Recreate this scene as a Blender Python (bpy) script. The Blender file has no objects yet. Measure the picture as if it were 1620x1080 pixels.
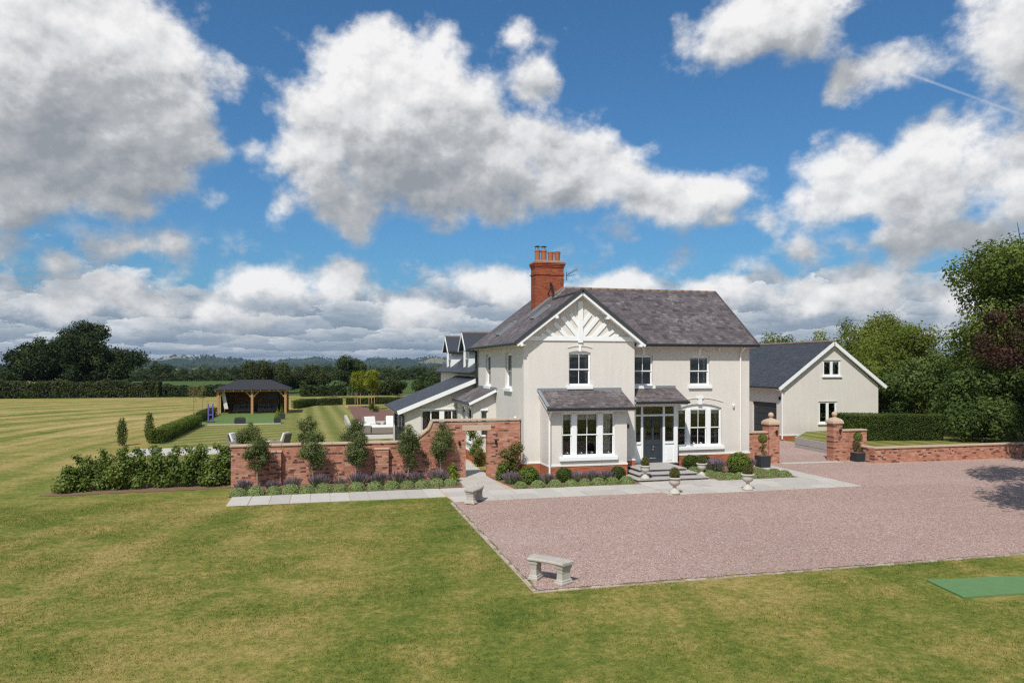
import bpy, bmesh, math, random
import numpy as np
from mathutils import Vector

# ------------------------------------------------------------------ scene, camera, sky, sun
SC = bpy.context.scene
COL = SC.collection
R = math.radians
PSI = R(14.4)                      # camera looks 14.4 deg to the right of the house's depth axis
EYE = 4.6
cam_data = bpy.data.cameras.new('camera')
cam = bpy.data.objects.new('camera', cam_data)
COL.objects.link(cam)
cam.location = (0, 0, EYE)
cam.rotation_euler = (R(90), 0, -PSI)
cam_data.sensor_width = 36
cam_data.lens = 36 * 1170 / 1620
cam_data.shift_y = 38 / 1620
cam_data.clip_start = 0.1
cam_data.clip_end = 40000
SC.camera = cam

SUN_AZ, SUN_EL = R(33), R(50)      # sun stands behind the camera, to the left
to_sun = Vector((-math.sin(SUN_AZ) * math.cos(SUN_EL), -math.cos(SUN_AZ) * math.cos(SUN_EL), math.sin(SUN_EL)))
sun_data = bpy.data.lights.new('sun', 'SUN')
sun_data.energy = 4.2
sun_data.angle = R(0.53)
sun_data.color = (1.0, 0.955, 0.88)
sun = bpy.data.objects.new('sun', sun_data)
COL.objects.link(sun)
sun.rotation_euler = to_sun.to_track_quat('Z', 'Y').to_euler()
sun.location = (-30, -40, 60)

SC.view_settings.view_transform = 'Standard'
SC.view_settings.look = 'None'
SC.view_settings.exposure = 0.0
SC.view_settings.gamma = 1.0
SC.cycles.use_denoising = False      # keeps the fine grain of grass, gravel and leaves
SC.cycles.filter_width = 1.3
SC.cycles.max_bounces = 6
SC.cycles.diffuse_bounces = 3
SC.cycles.glossy_bounces = 3
SC.cycles.transmission_bounces = 4
SC.cycles.transparent_max_bounces = 8
SC.cycles.caustics_reflective = False
SC.cycles.caustics_refractive = False


def mk(nt, kind, ins=None, **props):
    n = nt.nodes.new(kind)
    for k, v in props.items():
        setattr(n, k, v)
    for k, v in (ins or {}).items():
        s = n.inputs[k]
        if hasattr(v, 'is_output') or isinstance(v, bpy.types.NodeSocket):
            nt.links.new(v, s)
        else:
            s.default_value = v
    return n


def mth(nt, op, a, b=None, c=None, clamp=False):
    ins = {0: a}
    if b is not None:
        ins[1] = b
    if c is not None:
        ins[2] = c
    n = mk(nt, 'ShaderNodeMath', ins, operation=op)
    n.use_clamp = clamp
    return n.outputs[0]


def vmth(nt, op, a, b=None, c=None, scale=None):
    ins = {0: a}
    if b is not None:
        ins[1] = b
    if c is not None:
        ins[2] = c
    n = mk(nt, 'ShaderNodeVectorMath', ins, operation=op)
    if scale is not None:
        n.inputs['Scale'].default_value = scale
    return n.outputs['Value'] if op == 'LENGTH' else n.outputs[0]


def mixc(nt, fac, a, b, blend='MIX'):
    n = mk(nt, 'ShaderNodeMix', None, data_type='RGBA', blend_type=blend)
    for s, v in ((n.inputs[0], fac), (n.inputs[6], a), (n.inputs[7], b)):
        if isinstance(v, bpy.types.NodeSocket):
            nt.links.new(v, s)
        else:
            s.default_value = (*v, 1) if isinstance(v, tuple) and len(v) == 3 else v
    return n.outputs[2]


def smooth(nt, x, a, b):
    n = mk(nt, 'ShaderNodeMapRange', {0: x, 1: a, 2: b}, interpolation_type='SMOOTHSTEP')
    return n.outputs[0]


def ramp(nt, x, stops):
    n = mk(nt, 'ShaderNodeValToRGB', {0: x})
    e = n.color_ramp.elements
    while len(e) < len(stops):
        e.new(0.5)
    for el, (p, col) in zip(e, stops):
        el.position = p
        el.color = (*col, 1)
    return n.outputs[0]


def noise(nt, vec, scale, detail=4, rough=0.55, dist=0.0, out='Fac'):
    n = mk(nt, 'ShaderNodeTexNoise', {'Vector': vec, 'Scale': scale, 'Detail': detail, 'Roughness': rough, 'Distortion': dist})
    return n.outputs[out]


# ---- sky: Nishita blue with a cumulus layer spread over the whole dome
def az_el(px, py):
    a = (px - 810) / 1170
    b = (578 - py) / 1170
    return PSI + math.atan(a), math.atan2(b, math.hypot(1, a))


CLOUDS = [  # cumulus heaps: bearing, height and half sizes (given as view-angle units of 1/1170 rad)
    (50, 110, 235, 165), (180, 205, 150, 115), (255, 165, 70, 90), (60, 275, 190, 72), (245, 285, 85, 45), (245, 60, 40, 45), (20, 340, 120, 26), (375, 228, 34, 18),
    (635, 195, 200, 135), (520, 235, 85, 100), (770, 235, 120, 95), (850, 150, 40, 58), (880, 235, 90, 60), (720, 300, 150, 58),
    (560, 335, 80, 38), (455, 325, 55, 28), (830, 62, 46, 22), (940, 282, 112, 62), (1050, 312, 130, 50), (1115, 292, 52, 22), (1150, 352, 42, 14),
    (1225, 25, 135, 66), (1393, 120, 44, 40), (1605, 75, 74, 108),
    (1455, 245, 95, 48), (1500, 290, 150, 60), (1360, 318, 125, 50), (1610, 300, 90, 62), (1280, 395, 38, 18), (1490, 370, 150, 30), (1290, 278, 42, 28),
    (215, 385, 62, 24), (40, 388, 52, 18),
    (420, 445, 105, 42), (520, 455, 70, 40), (215, 467, 85, 26), (100, 484, 105, 24), (330, 487, 90, 22),
    (790, 452, 100, 36), (985, 447, 90, 34), (1158, 418, 40, 16), (1165, 458, 80, 30), (1310, 470, 150, 30), (1420, 450, 100, 36), (1525, 462, 90, 56), (650, 487, 90, 24),
    (700, -200, 260, 80), (1300, -260, 200, 90), (100, -330, 260, 100), (1000, -420, 240, 120), (500, -520, 300, 120),
]

world = bpy.data.worlds.new('World')
SC.world = world
world.use_nodes = True
wt = world.node_tree
wt.nodes.clear()

tc = wt.nodes.new('ShaderNodeTexCoord')
sv = mk(wt, 'ShaderNodeSeparateXYZ', {0: tc.outputs['Generated']})
az = mth(wt, 'ARCTAN2', sv.outputs[0], sv.outputs[1])
el = mth(wt, 'ARCSINE', sv.outputs[2])
pp = mk(wt, 'ShaderNodeCombineXYZ', {0: az, 1: el, 2: 0.0}).outputs[0]
pz = vmth(wt, 'ADD', pp, (0, 0, 4.07))
wn = noise(wt, pz, 6.0, 2, 0.5, out='Color')
Pw = vmth(wt, 'MULTIPLY_ADD', vmth(wt, 'SUBTRACT', wn, (0.5, 0.5, 0.5)), (0.065, 0.045, 0), pp)
swp = mk(wt, 'ShaderNodeSeparateXYZ', {0: Pw})
# the heaps in view repeat, mirrored, all round the horizon
fold = mth(wt, 'PINGPONG', mth(wt, 'ADD', swp.outputs[0], R(42) - PSI + R(84 * 6)), R(84))
fold = mth(wt, 'SUBTRACT', fold, R(42) - PSI)
flat = mk(wt, 'ShaderNodeCombineXYZ', {0: fold, 1: swp.outputs[1], 2: 0.0}).outputs[0]
flat2 = vmth(wt, 'ADD', flat, (-0.022, 0.060, 0))
n_a = noise(wt, vmth(wt, 'MULTIPLY', pz, (1, 1.2, 1)), 13.0, 9, 0.60, 0.0)
n_b = noise(wt, vmth(wt, 'MULTIPLY', vmth(wt, 'ADD', pz, (-0.008, 0.016, 0)), (1, 1.2, 1)), 13.0, 6, 0.60, 0.0)
puff = mk(wt, 'ShaderNodeTexVoronoi', {'Vector': Pw, 'Scale': 19.0}, feature='SMOOTH_F1')
puff.inputs['Smoothness'].default_value = 0.35
edge = mth(wt, 'MULTIPLY_ADD', n_a, 2.15, -1.03)
edge = mth(wt, 'ADD', edge, mth(wt, 'MULTIPLY_ADD', puff.outputs['Distance'], -0.7, 0.30))
lit1 = mth(wt, 'SUBTRACT', n_a, n_b)


def heaps(vec, members):
    acc = None
    for (cx, cy, rx, ry) in members:
        a0, e0 = az_el(cx, cy)
        k = (rx * ry) ** 0.5 / 90           # keep the ragged edge alike for large and small heaps
        ia, ie = 1170 / rx * k, 1170 / ry * k
        l = vmth(wt, 'LENGTH', vmth(wt, 'MULTIPLY_ADD', vec, (ia, ie, 0), (-a0 * ia, -e0 * ie, 0)))
        l = mth(wt, 'SUBTRACT', l, k)
        acc = l if acc is None else mth(wt, 'SMOOTH_MIN', acc, l, 0.22)
    return acc


def sector(x0, x1, under):
    mem = [c for c in CLOUDS if c[0] + c[2] * 1.6 + 70 > x0 and c[0] - c[2] * 1.6 - 70 < x1]
    acc0, acc2 = heaps(flat, mem), heaps(flat2, mem)
    d0 = mth(wt, 'SUBTRACT', edge, acc0)
    alpha = smooth(wt, d0, -0.18, 0.46)
    thick = smooth(wt, mth(wt, 'MULTIPLY_ADD', edge, 0.5, mth(wt, 'MULTIPLY', acc2, -1.0)), -0.5, 1.3)
    shade = mth(wt, 'MULTIPLY_ADD', lit1, 1.7, mth(wt, 'MULTIPLY_ADD', mth(wt, 'SUBTRACT', acc2, acc0), 0.30, 0.68))
    shade = mth(wt, 'SUBTRACT', shade, mth(wt, 'MULTIPLY', thick, 0.38), clamp=True)
    col = ramp(wt, shade, [(0.0, (0.31, 0.33, 0.355)), (0.35, (0.47, 0.485, 0.50)), (0.62, (0.71, 0.715, 0.72)), (0.95, (0.95, 0.94, 0.93))])
    c = mixc(wt, mth(wt, 'MULTIPLY', alpha, 0.97), under, col)
    return mk(wt, 'ShaderNodeBackground', {'Color': c, 'Strength': 1.0}).outputs[0]


# far, low banks of cloud stacked up towards the horizon
lv = mth(wt, 'MULTIPLY', mth(wt, 'LOGARITHM', mth(wt, 'ADD', mth(wt, 'ABSOLUTE', el), 0.025), 2.718), 3.6)
low_p = mk(wt, 'ShaderNodeCombineXYZ', {0: mth(wt, 'MULTIPLY', az, 15.0), 1: lv, 2: 3.1}).outputs[0]
low_w = noise(wt, low_p, 1.9, 7, 0.68, out='Color')
low_q = vmth(wt, 'MULTIPLY_ADD', vmth(wt, 'SUBTRACT', low_w, (0.5, 0.5, 0.5)), (1.7, 1.35, 0), low_p)
low = noise(wt, low_p, 0.8, 6, 0.6)
cell = mk(wt, 'ShaderNodeTexVoronoi', {'Vector': low_q, 'Scale': 1.0, 'Randomness': 0.95}, feature='F1', voronoi_dimensions='2D')
rel = vmth(wt, 'SUBTRACT', low_q, cell.outputs['Position'])
rs = mk(wt, 'ShaderNodeSeparateXYZ', {0: rel})
cover = mth(wt, 'SUBTRACT', 1.0, smooth(wt, el, R(2.6), R(7.6)))
low_a = smooth(wt, mth(wt, 'MULTIPLY_ADD', cover, 0.52, mth(wt, 'MULTIPLY_ADD', cell.outputs['Distance'], -0.22, low)), 0.44, 0.64)
low_a = mth(wt, 'MULTIPLY', low_a, mth(wt, 'SUBTRACT', 1.0, smooth(wt, el, R(7.0), R(10.5))))
head = mth(wt, 'ADD', mth(wt, 'MULTIPLY', rs.outputs[1], 0.58), mth(wt, 'MULTIPLY', rs.outputs[0], -0.10))
low_s = mth(wt, 'ADD', head, mth(wt, 'MULTIPLY_ADD', low, 1.1, -0.10), clamp=True)
low_col = ramp(wt, low_s, [(0.0, (0.235, 0.29, 0.365)), (0.35, (0.34, 0.395, 0.47)), (0.62, (0.50, 0.545, 0.60)), (0.97, (0.84, 0.85, 0.865))])

sky = mk(wt, 'ShaderNodeTexSky', None, sky_type='NISHITA')
sky.sun_disc = False
sky.sun_elevation = SUN_EL
sky.sun_rotation = math.pi + SUN_AZ
sky.altitude = 60
sky.air_density = 1.0
sky.dust_density = 1.6
sky.ozone_density = 2.2
SKY_K = 0.10
blue = vmth(wt, 'SCALE', sky.outputs[0], scale=SKY_K)
blue = mixc(wt, 1.0, blue, (0.46, 0.86, 1.12), 'MULTIPLY')
def sky_vec(px, py):
    a0, e0 = az_el(px, py)
    return Vector((math.sin(a0) * math.cos(e0), math.cos(a0) * math.cos(e0), math.sin(e0)))


# a thin old vapour trail high on the right
tn = sky_vec(1330, 78).cross(sky_vec(1640, 190)).normalized()
off = mk(wt, 'ShaderNodeVectorMath', {0: tc.outputs['Generated'], 1: tuple(tn)}, operation='DOT_PRODUCT').outputs['Value']
trail = mth(wt, 'SUBTRACT', 1.0, smooth(wt, mth(wt, 'ABSOLUTE', off), 0.0002, 0.0022))
trail = mth(wt, 'MULTIPLY', trail, smooth(wt, az, az_el(1300, 80)[0], az_el(1450, 110)[0]))
trail = mth(wt, 'MULTIPLY', trail, mth(wt, 'MULTIPLY_ADD', n_a, 0.7, -0.08))
blue = mixc(wt, trail, blue, (0.75, 0.78, 0.82))
mix1 = mixc(wt, mth(wt, 'MULTIPLY', low_a, 0.93), blue, low_col)
cuts = [380, 780, 1180]
sh = sector(-9999, cuts[0], mix1)
for x0, x1 in zip(cuts, cuts[1:] + [9999]):
    fac = mth(wt, 'GREATER_THAN', fold, az_el(x0, 0)[0])
    sh = mk(wt, 'ShaderNodeMixShader', {0: fac, 1: sh, 2: sector(x0, x1, mix1)}).outputs[0]
wo = wt.nodes.new('ShaderNodeOutputWorld')
wt.links.new(sh, wo.inputs[0])
world.cycles.sampling_method = 'NONE'

# ------------------------------------------------------------------ helpers
rng = np.random.default_rng(7)
rnd = random.Random(5)
WLOC = {}                           # world position of each thing's own origin


def link(o, parent=None):
    COL.objects.link(o)
    if parent is not None:
        o.parent = parent
    return o


def tag(o, label=None, cat=None, group=None, kind=None):
    if label:
        o['label'] = label
    if cat:
        o['category'] = cat
    if group:
        o['group'] = group
    if kind:
        o['kind'] = kind
    return o


def thing(name, label, cat, loc=(0, 0, 0), rz=0.0, group=None):
    o = bpy.data.objects.new(name, None)
    o.empty_display_size = 0.3
    o.location = loc
    o.rotation_euler = (0, 0, rz)
    link(o)
    WLOC[o.name] = Vector(loc)
    return tag(o, label, cat, group)


def copy_tree(o, parent=None):
    c = o.copy()
    link(c, parent)
    for ch in list(o.children):
        copy_tree(ch, c)
    return c


class MB:
    """collects shapes into one mesh"""

    def __init__(s):
        s.v, s.f, s.t = [], [], []

    def add(s, vs, fs, tint=0.5):
        b = len(s.v)
        s.v += [tuple(p) for p in vs]
        s.t += [tint] * len(vs)
        s.f += [tuple(b + i for i in f) for f in fs]
        return s

    def box(s, x0, x1, y0, y1, z0, z1, tint=0.5):
        vs = [(x0, y0, z0), (x1, y0, z0), (x1, y1, z0), (x0, y1, z0), (x0, y0, z1), (x1, y0, z1), (x1, y1, z1), (x0, y1, z1)]
        return s.add(vs, [(0, 3, 2, 1), (4, 5, 6, 7), (0, 1, 5, 4), (1, 2, 6, 5), (2, 3, 7, 6), (3, 0, 4, 7)], tint)

    def hexa(s, lo, hi, tint=0.5):
        """eight corners: four below, four above, both counter-clockwise seen from above"""
        return s.add(list(lo) + list(hi), [(0, 3, 2, 1), (4, 5, 6, 7), (0, 1, 5, 4), (1, 2, 6, 5), (2, 3, 7, 6), (3, 0, 4, 7)], tint)

    def bar(s, p, q, w, h, up=(0, 0, 1), tint=0.5):
        p, q, up = Vector(p), Vector(q), Vector(up)
        d = (q - p).normalized()
        a = d.cross(up)
        a = (a.normalized() if a.length > 1e-6 else Vector((1, 0, 0))) * w / 2
        b = a.cross(d).normalized() * h / 2
        vs = [p - a - b, p + a - b, p + a + b, p - a + b, q - a - b, q + a - b, q + a + b, q - a + b]
        return s.add(vs, [(0, 3, 2, 1), (4, 5, 6, 7), (0, 1, 5, 4), (1, 2, 6, 5), (2, 3, 7, 6), (3, 0, 4, 7)], tint)

    def tube(s, pts, rad, n=8, tint=0.5, cap=True):
        pts = [Vector(p) for p in pts]
        rings = []
        for i, p in enumerate(pts):
            d = (pts[min(i + 1, len(pts) - 1)] - pts[max(i - 1, 0)]).normalized()
            a = d.cross(Vector((0.13, 0.31, 0.94)))
            a = a.normalized() if a.length > 1e-4 else Vector((1, 0, 0))
            b = d.cross(a)
            r = rad[i] if isinstance(rad, (list, tuple)) else rad
            rings.append([p + (a * math.cos(2 * math.pi * k / n) + b * math.sin(2 * math.pi * k / n)) * r for k in range(n)])
        fs = []
        for i in range(len(pts) - 1):
            for k in range(n):
                k2 = (k + 1) % n
                fs.append((i * n + k, i * n + k2, (i + 1) * n + k2, (i + 1) * n + k))
        if cap:
            fs.append(tuple(range(n - 1, -1, -1)))
            fs.append(tuple((len(pts) - 1) * n + k for k in range(n)))
        return s.add([p for r_ in rings for p in r_], fs, tint)

    def lathe(s, prof, c=(0, 0, 0), n=20, tint=0.5):
        vs, fs = [], []
        for (r, z) in prof:
            vs += [(c[0] + r * math.cos(2 * math.pi * k / n), c[1] + r * math.sin(2 * math.pi * k / n), c[2] + z) for k in range(n)]
        for i in range(len(prof) - 1):
            for k in range(n):
                k2 = (k + 1) % n
                fs.append((i * n + k, i * n + k2, (i + 1) * n + k2, (i + 1) * n + k))
        fs.append(tuple(range(n - 1, -1, -1)))
        fs.append(tuple((len(prof) - 1) * n + k for k in range(n)))
        return s.add(vs, fs, tint)

    def prism(s, poly, axis_vec, tint=0.5):
        """polygon (3-D points) pushed along a vector"""
        n = len(poly)
        a = Vector(axis_vec)
        vs = [Vector(p) for p in poly] + [Vector(p) + a for p in poly]
        fs = [tuple(range(n)), tuple(range(2 * n - 1, n - 1, -1))]
        for i in range(n):
            j = (i + 1) % n
            fs.append((i, i + n, j + n, j))
        return s.add(vs, fs, tint)

    def mesh(s, name, mat, off=(0, 0, 0), smooth=False):
        me = bpy.data.meshes.new(name)
        o = Vector(off)
        me.from_pydata([(x - o.x, y - o.y, z - o.z) for x, y, z in s.v], [], s.f)
        at = me.attributes.new('tint', 'FLOAT', 'POINT')
        at.data.foreach_set('value', np.array(s.t, dtype=np.float32))
        bm = bmesh.new()
        bm.from_mesh(me)
        bmesh.ops.recalc_face_normals(bm, faces=bm.faces)
        bm.to_mesh(me)
        bm.free()
        if mat is not None:
            me.materials.append(mat)
        if smooth:
            me.polygons.foreach_set('use_smooth', [True] * len(me.polygons))
        me.update()
        return me

    def build(s, name, mat, parent=None, local=False, smooth=False, bevel=0.0):
        """world coordinates unless local; the mesh keeps its thing's origin"""
        off = (0, 0, 0)
        if parent is not None and not local:
            off = WLOC.get(parent.name, Vector((0, 0, 0)))
        o = bpy.data.objects.new(name, s.mesh(name, mat, off, smooth))
        link(o, parent)
        WLOC[o.name] = Vector(off)
        if bevel:
            b = o.modifiers.new('bevel', 'BEVEL')
            b.width = bevel
            b.segments = 2
            b.limit_method = 'ANGLE'
        return o


def np_mesh(name, V, F, mat, tint=None, smooth=False):
    """fast mesh from numpy arrays, all faces with the same number of corners"""
    me = bpy.data.meshes.new(name)
    V = np.asarray(V, np.float32)
    F = np.asarray(F, np.int32)
    me.vertices.add(len(V))
    me.vertices.foreach_set('co', V.ravel())
    k = F.shape[1]
    me.loops.add(F.size)
    me.loops.foreach_set('vertex_index', F.ravel())
    me.polygons.add(len(F))
    me.polygons.foreach_set('loop_start', np.arange(0, F.size, k, dtype=np.int32))
    if smooth:
        me.polygons.foreach_set('use_smooth', np.ones(len(F), bool))
    if tint is not None:
        at = me.attributes.new('tint', 'FLOAT', 'POINT')
        at.data.foreach_set('value', np.asarray(tint, np.float32))
    me.materials.append(mat)
    me.update(calc_edges=True)
    return me


# ------------------------------------------------------------------ materials
def new_mat(name):
    m = bpy.data.materials.new(name)
    m.use_nodes = True
    nt = m.node_tree
    nt.nodes.clear()
    out = nt.nodes.new('ShaderNodeOutputMaterial')
    return m, nt, out


def pbr(nt, out, color, rough=0.8, spec=0.3, bump=None, bump_s=0.2, bump_d=0.02, metal=0.0):
    p = mk(nt, 'ShaderNodeBsdfPrincipled', {'Roughness': rough, 'Metallic': metal})
    p.inputs['Specular IOR Level'].default_value = spec
    if isinstance(color, bpy.types.NodeSocket):
        nt.links.new(color, p.inputs['Base Color'])
    else:
        p.inputs['Base Color'].default_value = (*color, 1)
    if bump is not None:
        b = mk(nt, 'ShaderNodeBump', {'Height': bump, 'Strength': bump_s, 'Distance': bump_d})
        nt.links.new(b.outputs[0], p.inputs['Normal'])
    nt.links.new(p.outputs[0], out.inputs[0])
    return p


def pos(nt):
    return nt.nodes.new('ShaderNodeNewGeometry').outputs['Position']


def obj_co(nt):
    return nt.nodes.new('ShaderNodeTexCoord').outputs['Object']


def tint_of(nt):
    return mk(nt, 'ShaderNodeAttribute', None, attribute_name='tint').outputs['Fac']


def plain(name, c, rough=0.7, spec=0.3, var=0.12, scale=3.0, metal=0.0, fine=60.0, bump=0.1):
    """one paint or stone with soft blotches and fine grain"""
    m, nt, out = new_mat(name)
    p = obj_co(nt)
    n = noise(nt, p, scale, 5, 0.6)
    n2 = noise(nt, p, fine, 3, 0.6)
    f = mth(nt, 'MULTIPLY_ADD', n, 2 * var, 1 - var)
    f = mth(nt, 'MULTIPLY', f, mth(nt, 'MULTIPLY_ADD', n2, var, 1 - var * 0.5))
    col = mixc(nt, 1.0, c, mk(nt, 'ShaderNodeCombineColor', {0: f, 1: f, 2: f}).outputs[0], 'MULTIPLY')
    pbr(nt, out, col, rough, spec, n2, bump, 0.01, metal)
    return m


def tinted(name, stops, rough=0.85, spec=0.25, scale=8.0, var=0.25, fine=70.0, bump=0.3, lichen=None):
    """pieces (bricks, slates, slabs) that differ one from the next through their tint value"""
    m, nt, out = new_mat(name)
    p = pos(nt)
    base = ramp(nt, tint_of(nt), stops)
    n = noise(nt, p, scale, 5, 0.65)
    n2 = noise(nt, p, fine, 3, 0.6)
    f = mth(nt, 'MULTIPLY_ADD', n, 2 * var, 1 - var)
    f = mth(nt, 'MULTIPLY', f, mth(nt, 'MULTIPLY_ADD', n2, var, 1 - var / 2))
    col = mixc(nt, 1.0, base, mk(nt, 'ShaderNodeCombineColor', {0: f, 1: f, 2: f}).outputs[0], 'MULTIPLY')
    if lichen:
        lc, amount = lichen
        l1 = noise(nt, p, 0.8, 3, 0.6)
        l2 = noise(nt, p, 9.0, 4, 0.7)
        k = smooth(nt, mth(nt, 'MULTIPLY_ADD', l1, 0.55, mth(nt, 'MULTIPLY', l2, 0.6)), 0.66 - amount, 0.80 - amount)
        col = mixc(nt, mth(nt, 'MULTIPLY', k, 0.6), col, lc)
    pbr(nt, out, col, rough, spec, n2, bump, 0.006)
    return m


def leaf_mat(name, dark, mid, light, trans=0.35, rough=0.65, spec=0.18):
    m, nt, out = new_mat(name)
    p = pos(nt)
    n = noise(nt, p, 0.8, 3, 0.6)
    t = mth(nt, 'ADD', mth(nt, 'MULTIPLY', tint_of(nt), 0.75), mth(nt, 'MULTIPLY_ADD', n, 0.9, -0.32), clamp=True)
    col = ramp(nt, t, [(0.0, dark), (0.5, mid), (1.0, light)])
    d = mk(nt, 'ShaderNodeBsdfPrincipled', {'Base Color': col, 'Roughness': rough})
    d.inputs['Specular IOR Level'].default_value = spec
    tcol = mixc(nt, 1.0, col, (1.25, 1.25, 0.5), 'MULTIPLY')
    tr = mk(nt, 'ShaderNodeBsdfTranslucent', {'Color': tcol})
    mx = mk(nt, 'ShaderNodeMixShader', {0: trans, 1: d.outputs[0], 2: tr.outputs[0]})
    nt.links.new(mx.outputs[0], out.inputs[0])
    return m


M = {}


def make_render_mat():
    m, nt, out = new_mat('cream_render')
    p = pos(nt)
    n = noise(nt, p, 0.9, 4, 0.6)
    st = noise(nt, vmth(nt, 'MULTIPLY', p, (6, 6, 0.5)), 1.0, 3, 0.6)
    g = noise(nt, p, 45, 4, 0.7)
    f = mth(nt, 'ADD', mth(nt, 'MULTIPLY_ADD', n, 0.14, 0.90), mth(nt, 'MULTIPLY_ADD', st, 0.13, -0.045))
    f = mth(nt, 'MULTIPLY', f, mth(nt, 'MULTIPLY_ADD', g, 0.10, 0.95))
    zz = mk(nt, 'ShaderNodeSeparateXYZ', {0: p}).outputs[2]
    splash = mth(nt, 'MULTIPLY', mth(nt, 'SUBTRACT', 1.0, smooth(nt, zz, 0.6, 1.25)), noise(nt, p, 3.5, 5, 0.7))
    f = mth(nt, 'MULTIPLY', f, mth(nt, 'MULTIPLY_ADD', splash, -0.16, 1.0))
    col = mixc(nt, 1.0, (0.675, 0.630, 0.575), mk(nt, 'ShaderNodeCombineColor', {0: f, 1: f, 2: f}).outputs[0], 'MULTIPLY')
    pbr(nt, out, col, 0.9, 0.15, g, 0.25, 0.008)
    return m


M['render'] = make_render_mat()
M['white'] = plain('white_paint', (0.84, 0.84, 0.83), 0.45, 0.4, 0.04, 2.0, bump=0.03)
M['bandwhite'] = plain('cream_band', (0.80, 0.76, 0.70), 0.7, 0.2, 0.05)
BR = [(0.0, (0.11, 0.055, 0.042)), (0.10, (0.17, 0.075, 0.055)), (0.14, (0.34, 0.135, 0.085)), (0.45, (0.43, 0.185, 0.12)), (0.75, (0.49, 0.235, 0.16)), (0.92, (0.54, 0.32, 0.23)), (1.0, (0.60, 0.42, 0.32))]
M['brick'] = tinted('garden_brick', BR, 0.9, 0.15, 9, 0.22)
BR2 = [(0.0, (0.30, 0.085, 0.045)), (0.5, (0.40, 0.125, 0.062)), (1.0, (0.47, 0.17, 0.085))]
M['brick_red'] = tinted('red_brick', BR2, 0.9, 0.15, 5, 0.16)
BR3 = [(0.0, (0.21, 0.055, 0.03)), (0.5, (0.30, 0.075, 0.038)), (1.0, (0.37, 0.11, 0.055))]
M['brick_chimney'] = tinted('chimney_brick', BR3, 0.9, 0.15, 2.2, 0.22)
M['mortar'] = plain('mortar', (0.44, 0.33, 0.26), 0.95, 0.1, 0.12)
M['mortar_dark'] = plain('mortar_red', (0.36, 0.20, 0.14), 0.95, 0.1, 0.12)
SL = [(0.0, (0.058, 0.046, 0.047)), (0.35, (0.096, 0.078, 0.079)), (0.7, (0.130, 0.107, 0.108)), (1.0, (0.185, 0.156, 0.152))]
M['slate'] = tinted('old_purple_slate', SL, 0.6, 0.4, 6, 0.22, lichen=((0.34, 0.31, 0.285), 0.055))
M['slate_bay'] = tinted('worn_bay_slate', SL, 0.62, 0.4, 4, 0.3, lichen=((0.28, 0.25, 0.24), 0.08))
SLD = [(0.0, (0.032, 0.035, 0.042)), (0.5, (0.045, 0.049, 0.058)), (1.0, (0.062, 0.066, 0.078))]
M['slate_new'] = tinted('blue_black_slate', SLD, 0.5, 0.4, 5, 0.15)
M['ridge'] = plain('ridge_tile', (0.24, 0.17, 0.13), 0.85, 0.2, 0.35, 6.0)
M['ridge_dark'] = plain('dark_ridge_tile', (0.05, 0.052, 0.058), 0.7, 0.3, 0.15)
M['lead'] = plain('lead_flashing', (0.22, 0.24, 0.26), 0.5, 0.4, 0.15)
M['black'] = plain('black_gutter_paint', (0.018, 0.019, 0.021), 0.4, 0.45, 0.1)
M['door'] = plain('slate_blue_door_paint', (0.032, 0.042, 0.052), 0.4, 0.45, 0.06)
M['garage_door'] = plain('charcoal_garage_door', (0.03, 0.034, 0.04), 0.5, 0.4, 0.08)
M['chrome'] = plain('chrome', (0.75, 0.75, 0.75), 0.15, 0.5, 0.02, metal=1.0)
M['sandstone'] = plain('buff_sandstone', (0.50, 0.37, 0.26), 0.9, 0.15, 0.18, 3.0)
M['stone'] = plain('cast_stone', (0.43, 0.39, 0.335), 0.9, 0.15, 0.28, 5.0, fine=90, bump=0.3)
M['stone_pale'] = plain('pale_cast_stone', (0.50, 0.46, 0.40), 0.9, 0.15, 0.22, 6.0)
PV = [(0.0, (0.445, 0.405, 0.36)), (0.5, (0.485, 0.45, 0.40)), (1.0, (0.53, 0.485, 0.43))]
M['paving'] = tinted('buff_grey_paving', PV, 0.85, 0.2, 2.5, 0.14, 60)
M['sett'] = tinted('kerb_sett', [(0, (0.25, 0.20, 0.16)), (0.5, (0.36, 0.30, 0.245)), (1, (0.46, 0.40, 0.33))], 0.9, 0.15, 10, 0.2)
M['step'] = plain('grey_step_stone', (0.40, 0.37, 0.35), 0.85, 0.2, 0.15)
M['step_riser'] = tinted('dark_riser_brick', [(0, (0.07, 0.062, 0.06)), (1, (0.15, 0.135, 0.125))], 0.85, 0.2)
M['soil'] = plain('brown_soil', (0.20, 0.125, 0.085), 0.98, 0.05, 0.35, 4.0, fine=25, bump=0.8)
M['mulch'] = plain('bark_mulch', (0.19, 0.105, 0.085), 0.98, 0.05, 0.3, 3.0, fine=20, bump=0.8)
M['timber'] = plain('oak_timber', (0.40, 0.23, 0.11), 0.8, 0.2, 0.18, 2.0)
M['timber_dark'] = plain('stained_boards', (0.17, 0.085, 0.04), 0.8, 0.2, 0.2, 2.0)
M['roof_felt'] = plain('charcoal_shingle', (0.040, 0.040, 0.045), 0.9, 0.15, 0.2, 8.0)
M['bark'] = plain('bark', (0.085, 0.068, 0.050), 0.95, 0.1, 0.35, 6.0, fine=40, bump=0.8)
M['bark_pale'] = plain('pale_bark', (0.27, 0.22, 0.16), 0.95, 0.1, 0.25, 8.0)
M['planter'] = plain('charcoal_planter', (0.028, 0.031, 0.038), 0.55, 0.35, 0.1)
M['rattan'] = plain('grey_rattan', (0.21, 0.18, 0.15), 0.85, 0.2, 0.25, 20.0)
M['cushion'] = plain('white_cushion', (0.74, 0.71, 0.67), 0.9, 0.1, 0.06)
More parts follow.
